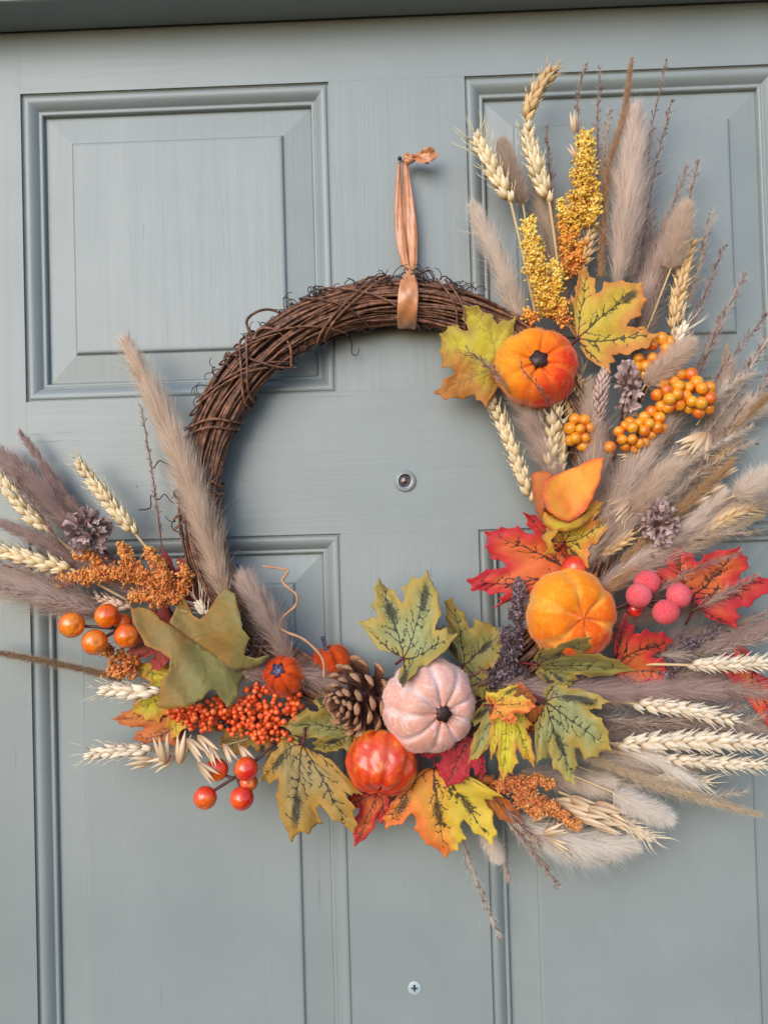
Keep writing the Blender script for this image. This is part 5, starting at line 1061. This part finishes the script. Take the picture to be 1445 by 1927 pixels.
bunny('brown pink bunny tail over the small yellow berries', [(1214, 724, 46), (1256, 684, 50), (1300, 646, 48)], 25, 'tail', seed=33, stem=[(1170, 790, 34)])
bunny('brown bunny tail left of the right dried flower head', [(1190, 966, 46), (1226, 922, 50), (1264, 880, 48)], 28, 'tail', seed=34, stem=[(1130, 1050, 34)])
bunny('pink beige bunny tail at the right edge', [(1380, 934, 44), (1420, 910, 46), (1470, 888, 44)], 29, 'cream', seed=35, stem=[(1200, 1015, 34), (1280, 975, 40)])
bunny('fluffy white bunny tail at the lower right', [(1154, 1492, 44), (1206, 1520, 46), (1256, 1540, 44)], 27, 'white', seed=36, stem=[(1060, 1452, 32)])
bunny('small pale bunny tail hanging at the bottom', [(910, 1560, 28), (924, 1590, 30), (938, 1616, 28)], 18, 'cream', seed=37, n=5000, stem=[(890, 1500, 24)])
bunny('pale bunny tail half hidden under the olive leaf', [(1090, 1470, 30), (1120, 1478, 32), (1150, 1474, 30)], 22, 'cream', seed=38, n=6000)
bunny('whitish wisp of grass right of the tall tan plume', [(470, 1150, 34), (468, 1118, 34), (466, 1090, 34)], 9, 'white', seed=39, n=900, ang=24, fly=0.4)
foxtail('tall amber foxtail spike beside the tall beige plume', [(1130, 520, 34), (1142, 330, 36), (1172, 220, 32), (1189, 110, 28)], 8.5, 'amber', seed=41, n=15000)
foxtail('golden brown foxtail spike above the right dried flower head', [(1170, 1060, 40), (1270, 968, 46), (1380, 866, 44)], 12, 'fox', seed=42, n=13000)
foxtail('amber foxtail spike at the right edge level with the yellow berries', [(1300, 860, 26), (1380, 802, 28), (1460, 730, 28)], 10, 'fox', seed=43, n=8000)
foxtail('brown foxtail spike above the right red leaf', [(1200, 1100, 32), (1320, 1024, 34), (1436, 968, 32)], 11, 'foxpale', seed=44, n=9000)
foxtail('long pale foxtail spike at the lower right', [(1090, 1420, 36), (1220, 1468, 38), (1330, 1506, 36), (1430, 1534, 32)], 11, 'foxpale', seed=45, n=15000)
foxtail('thin brown foxtail spike crossing the left edge', [(230, 1278, 24), (110, 1250, 26), (-30, 1224, 24)], 8.5, 'foxdark', seed=46, n=11000)
foxtail('pale foxtail spike rising behind the right yellow berries', [(1260, 960, 16), (1340, 800, 20), (1368, 650, 18)], 9, 'foxpale', seed=47, n=7000)
foxtail('amber foxtail spike above the large velvet pumpkin', [(1120, 1130, 44), (1170, 1090, 46), (1236, 1030, 44)], 12, 'fox', seed=48, n=9000)
# ---- sprigs
sprig('thin brown sprig at the top left of the fan', [(1096, 330, 22), (1086, 200, 20), (1102, 120, 18)], 13, 26, seed=1)
sprig('thin brown sprig at the top behind the yellow seed spray', [(1126, 340, 20), (1124, 220, 18), (1130, 128, 16)], 11, 24, seed=2)
sprig('tall thin sprig right of the tall beige plume', [(1190, 470, 22), (1214, 300, 20), (1254, 112, 18)], 13, 34, seed=3)
sprig('feathery sprig below the tall thin sprig at the upper right', [(1200, 520, 18), (1230, 330, 18), (1264, 188, 16)], 15, 40, seed=4)
sprig('dense mauve sprig behind the upright bunny tail', [(1200, 640, 20), (1236, 470, 20), (1293, 312, 18)], 20, 60, 'mauve', seed=5, hair=600)
sprig('short mauve sprig left of the upright bunny tail', [(1200, 620, 18), (1216, 500, 18), (1230, 392, 16)], 16, 50, 'mauve', seed=6, hair=400)
sprig('mauve sprig reaching the right panel edge', [(1280, 680, 20), (1320, 570, 20), (1362, 464, 18)], 15, 44, 'mauve', seed=7)
sprig('wiry sprig of small seeds right of the berries', [(1290, 760, 20), (1330, 670, 20), (1360, 585, 18)], 15, 28, seed=8, hair=120)
sprig('wiry sprig crossing the right edge', [(1310, 780, 22), (1370, 680, 22), (1446, 588, 20)], 22, 34, seed=9, hair=120)
sprig('lower wiry sprig at the right edge', [(1310, 830, 22), (1380, 720, 22), (1448, 640, 20)], 22, 34, seed=10, hair=150)
sprig('faint sprig beside the upper bunny tail', [(1040, 420, 18), (1034, 320, 18), (1028, 240, 16)], 15, 24, seed=11)
sprig('grey sprig left of the tall tan plume', [(306, 1040, 20), (288, 900, 18), (266, 765, 16)], 11, 44, 'mauve', seed=12, hair=260)
sprig('long grey sprig hanging at the very bottom', [(855, 1530, 24), (890, 1640, 22), (940, 1762, 18)], 15, 44, 'grey', seed=13, hair=300, hairmat='pinkbeige')
sprig('short sprig hanging right of the long grey one', [(930, 1560, 22), (950, 1630, 20), (958, 1658, 18)], 12, 16, 'grey', seed=14)
sprig('brown sprig below the white bottom plume', [(960, 1550, 40), (1010, 1610, 38), (1050, 1668, 34)], 15, 34, seed=15)
sprig('brown sprig lying over the white bottom plume', [(930, 1500, 42), (1000, 1570, 44), (1090, 1612, 40)], 22, 44, seed=16, hair=200)
sprig('mauve sprig over the right red leaf', [(1180, 1150, 50), (1290, 1080, 52), (1390, 1040, 46)], 16, 30, 'mauve', seed=17)
sprig('thin mauve sprig right of the red leaf', [(1300, 1150, 46), (1360, 1120, 48), (1420, 1085, 44)], 16, 30, 'mauve', seed=18)
sprig('mauve sprig between the two red leaves at the right edge', [(1230, 1250, 22), (1330, 1200, 24), (1450, 1150, 22)], 24, 50, 'mauve', seed=19, hair=500)
sprig('mauve sprig under the wheat at the right edge', [(1160, 1300, 24), (1300, 1290, 24), (1450, 1310, 22)], 24, 54, 'mauve', seed=20, hair=500)
sprig('fine brown sprig over the top pumpkin left side', [(960, 740, 66), (930, 700, 64), (880, 660, 58)], 22, 22, seed=21, hair=90)
sprig('fine brown sprig in front of the top pumpkin', [(1060, 800, 60), (1020, 740, 76), (980, 690, 84)], 20, 18, seed=22, hair=40)
sprig('fine sprig over the lower plume near the wheat stem', [(1060, 1400, 30), (1200, 1370, 30), (1380, 1380, 26)], 18, 40, 'mauve', seed=23, hair=200)

pampas('brown grey plume in the gap right of the rolled leaf', [(1090, 1080, 42), (1150, 960, 44), (1200, 850, 40)], 30, 'tailgrey', seed=51, n=7000, ang=24)
pampas('mauve plume crossing behind the brown bunny tail', [(1120, 1060, 36), (1210, 940, 38), (1310, 830, 34)], 30, 'pinkbeige', seed=52, n=7000, ang=22)
pampas('pale feathery wisp above the right red leaf', [(1170, 1070, 44), (1270, 1010, 46), (1360, 930, 40)], 20, 'pinkbeige', seed=53, n=4500, ang=22)
pampas('grey plume right of the yellow berries', [(1290, 900, 22), (1340, 800, 24), (1372, 690, 20)], 26, 'tailgrey', seed=54, n=5000, ang=24)
sprig('wiry brown sprig among the middle yellow berries', [(1150, 960, 50), (1230, 860, 46), (1340, 720, 36)], 20, 40, seed=31, hair=160)
sprig('dark wiry sprig right of the oat spray', [(1250, 980, 44), (1320, 880, 40), (1400, 760, 30)], 20, 40, seed=32, hair=160)
sprig('mauve sprig over the far left plume', [(180, 1130, 48), (90, 1090, 48), (0, 1060, 44)], 18, 40, 'mauve', seed=33, hair=200)
sprig('mauve sprig over the left wheat ears', [(140, 1060, 36), (70, 960, 36), (20, 880, 32)], 18, 44, 'mauve', seed=34, hair=220)
sprig('brown sprig under the dark seed spray', [(1120, 1330, 30), (1230, 1290, 30), (1340, 1250, 28)], 24, 44, 'mauve', seed=35, hair=260)

wheat('slender wheat ear half buried under the lower right pair', (1230, 1462, 28), (1330, 1474, 26), 11, 'pale', 41, awn=16, stem=[(1100, 1430, 22)])
wheat('thin gold wheat ear between the amber spike and the pink beige tail', (1300, 900, 34), (1372, 846, 32), 12, 'gold', 42, awn=18, stem=[(1200, 990, 30)])
oats('oat husks beside the right edge foxtail', [(1330, 930, 40, 36, -22, 44), (1352, 900, 38, 34, -24, 42), (1300, 950, 42, 36, -18, 42)], [(1200, 1020, 34), (1300, 950, 40), (1370, 890, 38)], 41, flare=0.16)
for i, (lab, pts, sp, n, col, hm) in enumerate([
 ('pale wiry sprig along the lower right wheat pair', [(1080, 1420, 34), (1250, 1400, 34), (1440, 1350, 28)], 26, 46, 'grey', 'pinkbeige'),
 ('mauve sprig below the wheat on the long stem', [(1060, 1340, 32), (1220, 1360, 32), (1400, 1330, 26)], 28, 60, 'mauve', 'pinkbeige'),
 ('pale sprig under the lower wheat of the pair', [(1080, 1440, 26), (1200, 1480, 26), (1320, 1440, 22)], 24, 40, 'grey', 'cream'),
 ('wispy sprig rising right of the tall beige plume', [(1180, 560, 20), (1206, 420, 20), (1226, 250, 16)], 18, 50, 'mauve', 'pinkbeige'),
 ('wispy sprig rising between yellow spray and amber spike', [(1100, 430, 22), (1130, 320, 20), (1146, 210, 16)], 16, 40, 'grey', 'pinkbeige'),
 ('dense mauve sprig under the upright bunny tail', [(1180, 700, 26), (1226, 600, 26), (1250, 500, 20)], 24, 70, 'mauve', 'mauve'),
 ('feathery sprig over the right panel corner', [(1300, 720, 18), (1350, 620, 18), (1400, 520, 14)], 20, 44, 'mauve', 'pinkbeige'),
 ('wiry sprig leaning far right below the corner', [(1330, 860, 20), (1400, 780, 20), (1460, 690, 16)], 24, 44, 'red', 'pinkbeige'),
 ('beige sprig over the grey beige plume', [(1200, 1000, 46), (1300, 900, 42), (1420, 830, 34)], 22, 50, 'grey', 'cream'),
 ('beige sprig over the mauve beige plume', [(1150, 1090, 46), (1280, 1020, 46), (1430, 1000, 38)], 22, 50, 'grey', 'pinkbeige'),
 ('wispy sprig left of the narrow red mauve plume', [(130, 1000, 26), (60, 930, 24), (-6, 900, 20)], 18, 44, 'mauve', 'mauve'),
 ('soft sprig on top of the far left plume edge', [(200, 1150, 50), (100, 1130, 50), (-10, 1100, 46)], 22, 44, 'mauve', 'pinkbeige'),
 ('wispy sprig trailing from the white bottom plume', [(960, 1560, 36), (1080, 1610, 34), (1150, 1620, 30)], 22, 40, 'grey', 'white')]):
    sprig(lab, pts, sp, n, col, seed=60+i, hair=420, hairmat=hm)

pampas('dark mauve filler plume below the right red leaf', [(1150, 1240, 16), (1290, 1210, 18), (1440, 1180, 14)], 34, 'dmauve', seed=71, n=8000, ang=26)
pampas('dark mauve filler plume behind the frosted berries', [(1120, 1190, 18), (1220, 1150, 20), (1340, 1130, 16)], 30, 'dmauve', seed=72, n=7000, ang=26)
pampas('mauve filler plume under the wheat at the right edge', [(1180, 1290, 12), (1320, 1290, 14), (1460, 1300, 12)], 34, 'dmauve', seed=73, n=8000, ang=26)
pampas('pale plume reaching past the lower right wheat pair', [(1100, 1420, 20), (1220, 1440, 22), (1340, 1430, 18)], 26, 'pinkbeige', seed=74, n=6000, ang=24)
pampas('pale beige plume at the right edge under the pink beige tail', [(1230, 1010, 24), (1340, 970, 26), (1450, 940, 22)], 28, 'pinkbeige', seed=75, n=7000, ang=24)
pampas('beige plume tip at the right edge beside the amber spike', [(1280, 880, 18), (1370, 800, 20), (1450, 760, 16)], 24, 'cream', seed=76, n=5000, ang=24)

for i, (lab, pts, sp, n, col, hm) in enumerate([
 ('airy sprig above the upright bunny tail', [(1240, 560, 22), (1280, 430, 20), (1316, 300, 16)], 18, 46, 'mauve', 'pinkbeige'),
 ('airy sprig beside the long wheat ear at right', [(1270, 640, 22), (1310, 520, 20), (1340, 400, 16)], 18, 46, 'grey', 'pinkbeige'),
 ('airy sprig over the pale right edge plume', [(1300, 860, 34), (1370, 760, 32), (1440, 640, 24)], 22, 50, 'red', 'cream'),
 ('beige sprig right of the largest yellow berries', [(1310, 800, 40), (1356, 740, 38), (1420, 700, 30)], 22, 44, 'grey', 'cream'),
 ('beige sprig between oat spray and amber spike', [(1220, 930, 52), (1310, 860, 50), (1420, 800, 40)], 20, 50, 'grey', 'cream'),
 ('airy sprig crossing the lower right leaf', [(1200, 1230, 30), (1320, 1230, 30), (1440, 1200, 26)], 22, 50, 'mauve', 'pinkbeige'),
 ('fine sprig at the lower right corner of the fan', [(1150, 1450, 30), (1290, 1500, 28), (1400, 1490, 22)], 20, 44, 'grey', 'cream'),
 ('fine mauve sprig at the left edge above the wheat', [(120, 960, 26), (50, 880, 24), (-8, 840, 18)], 16, 40, 'mauve', 'pinkbeige')]):
    sprig(lab, pts, sp, n, col, seed=90+i, hair=420, hairmat=hm)
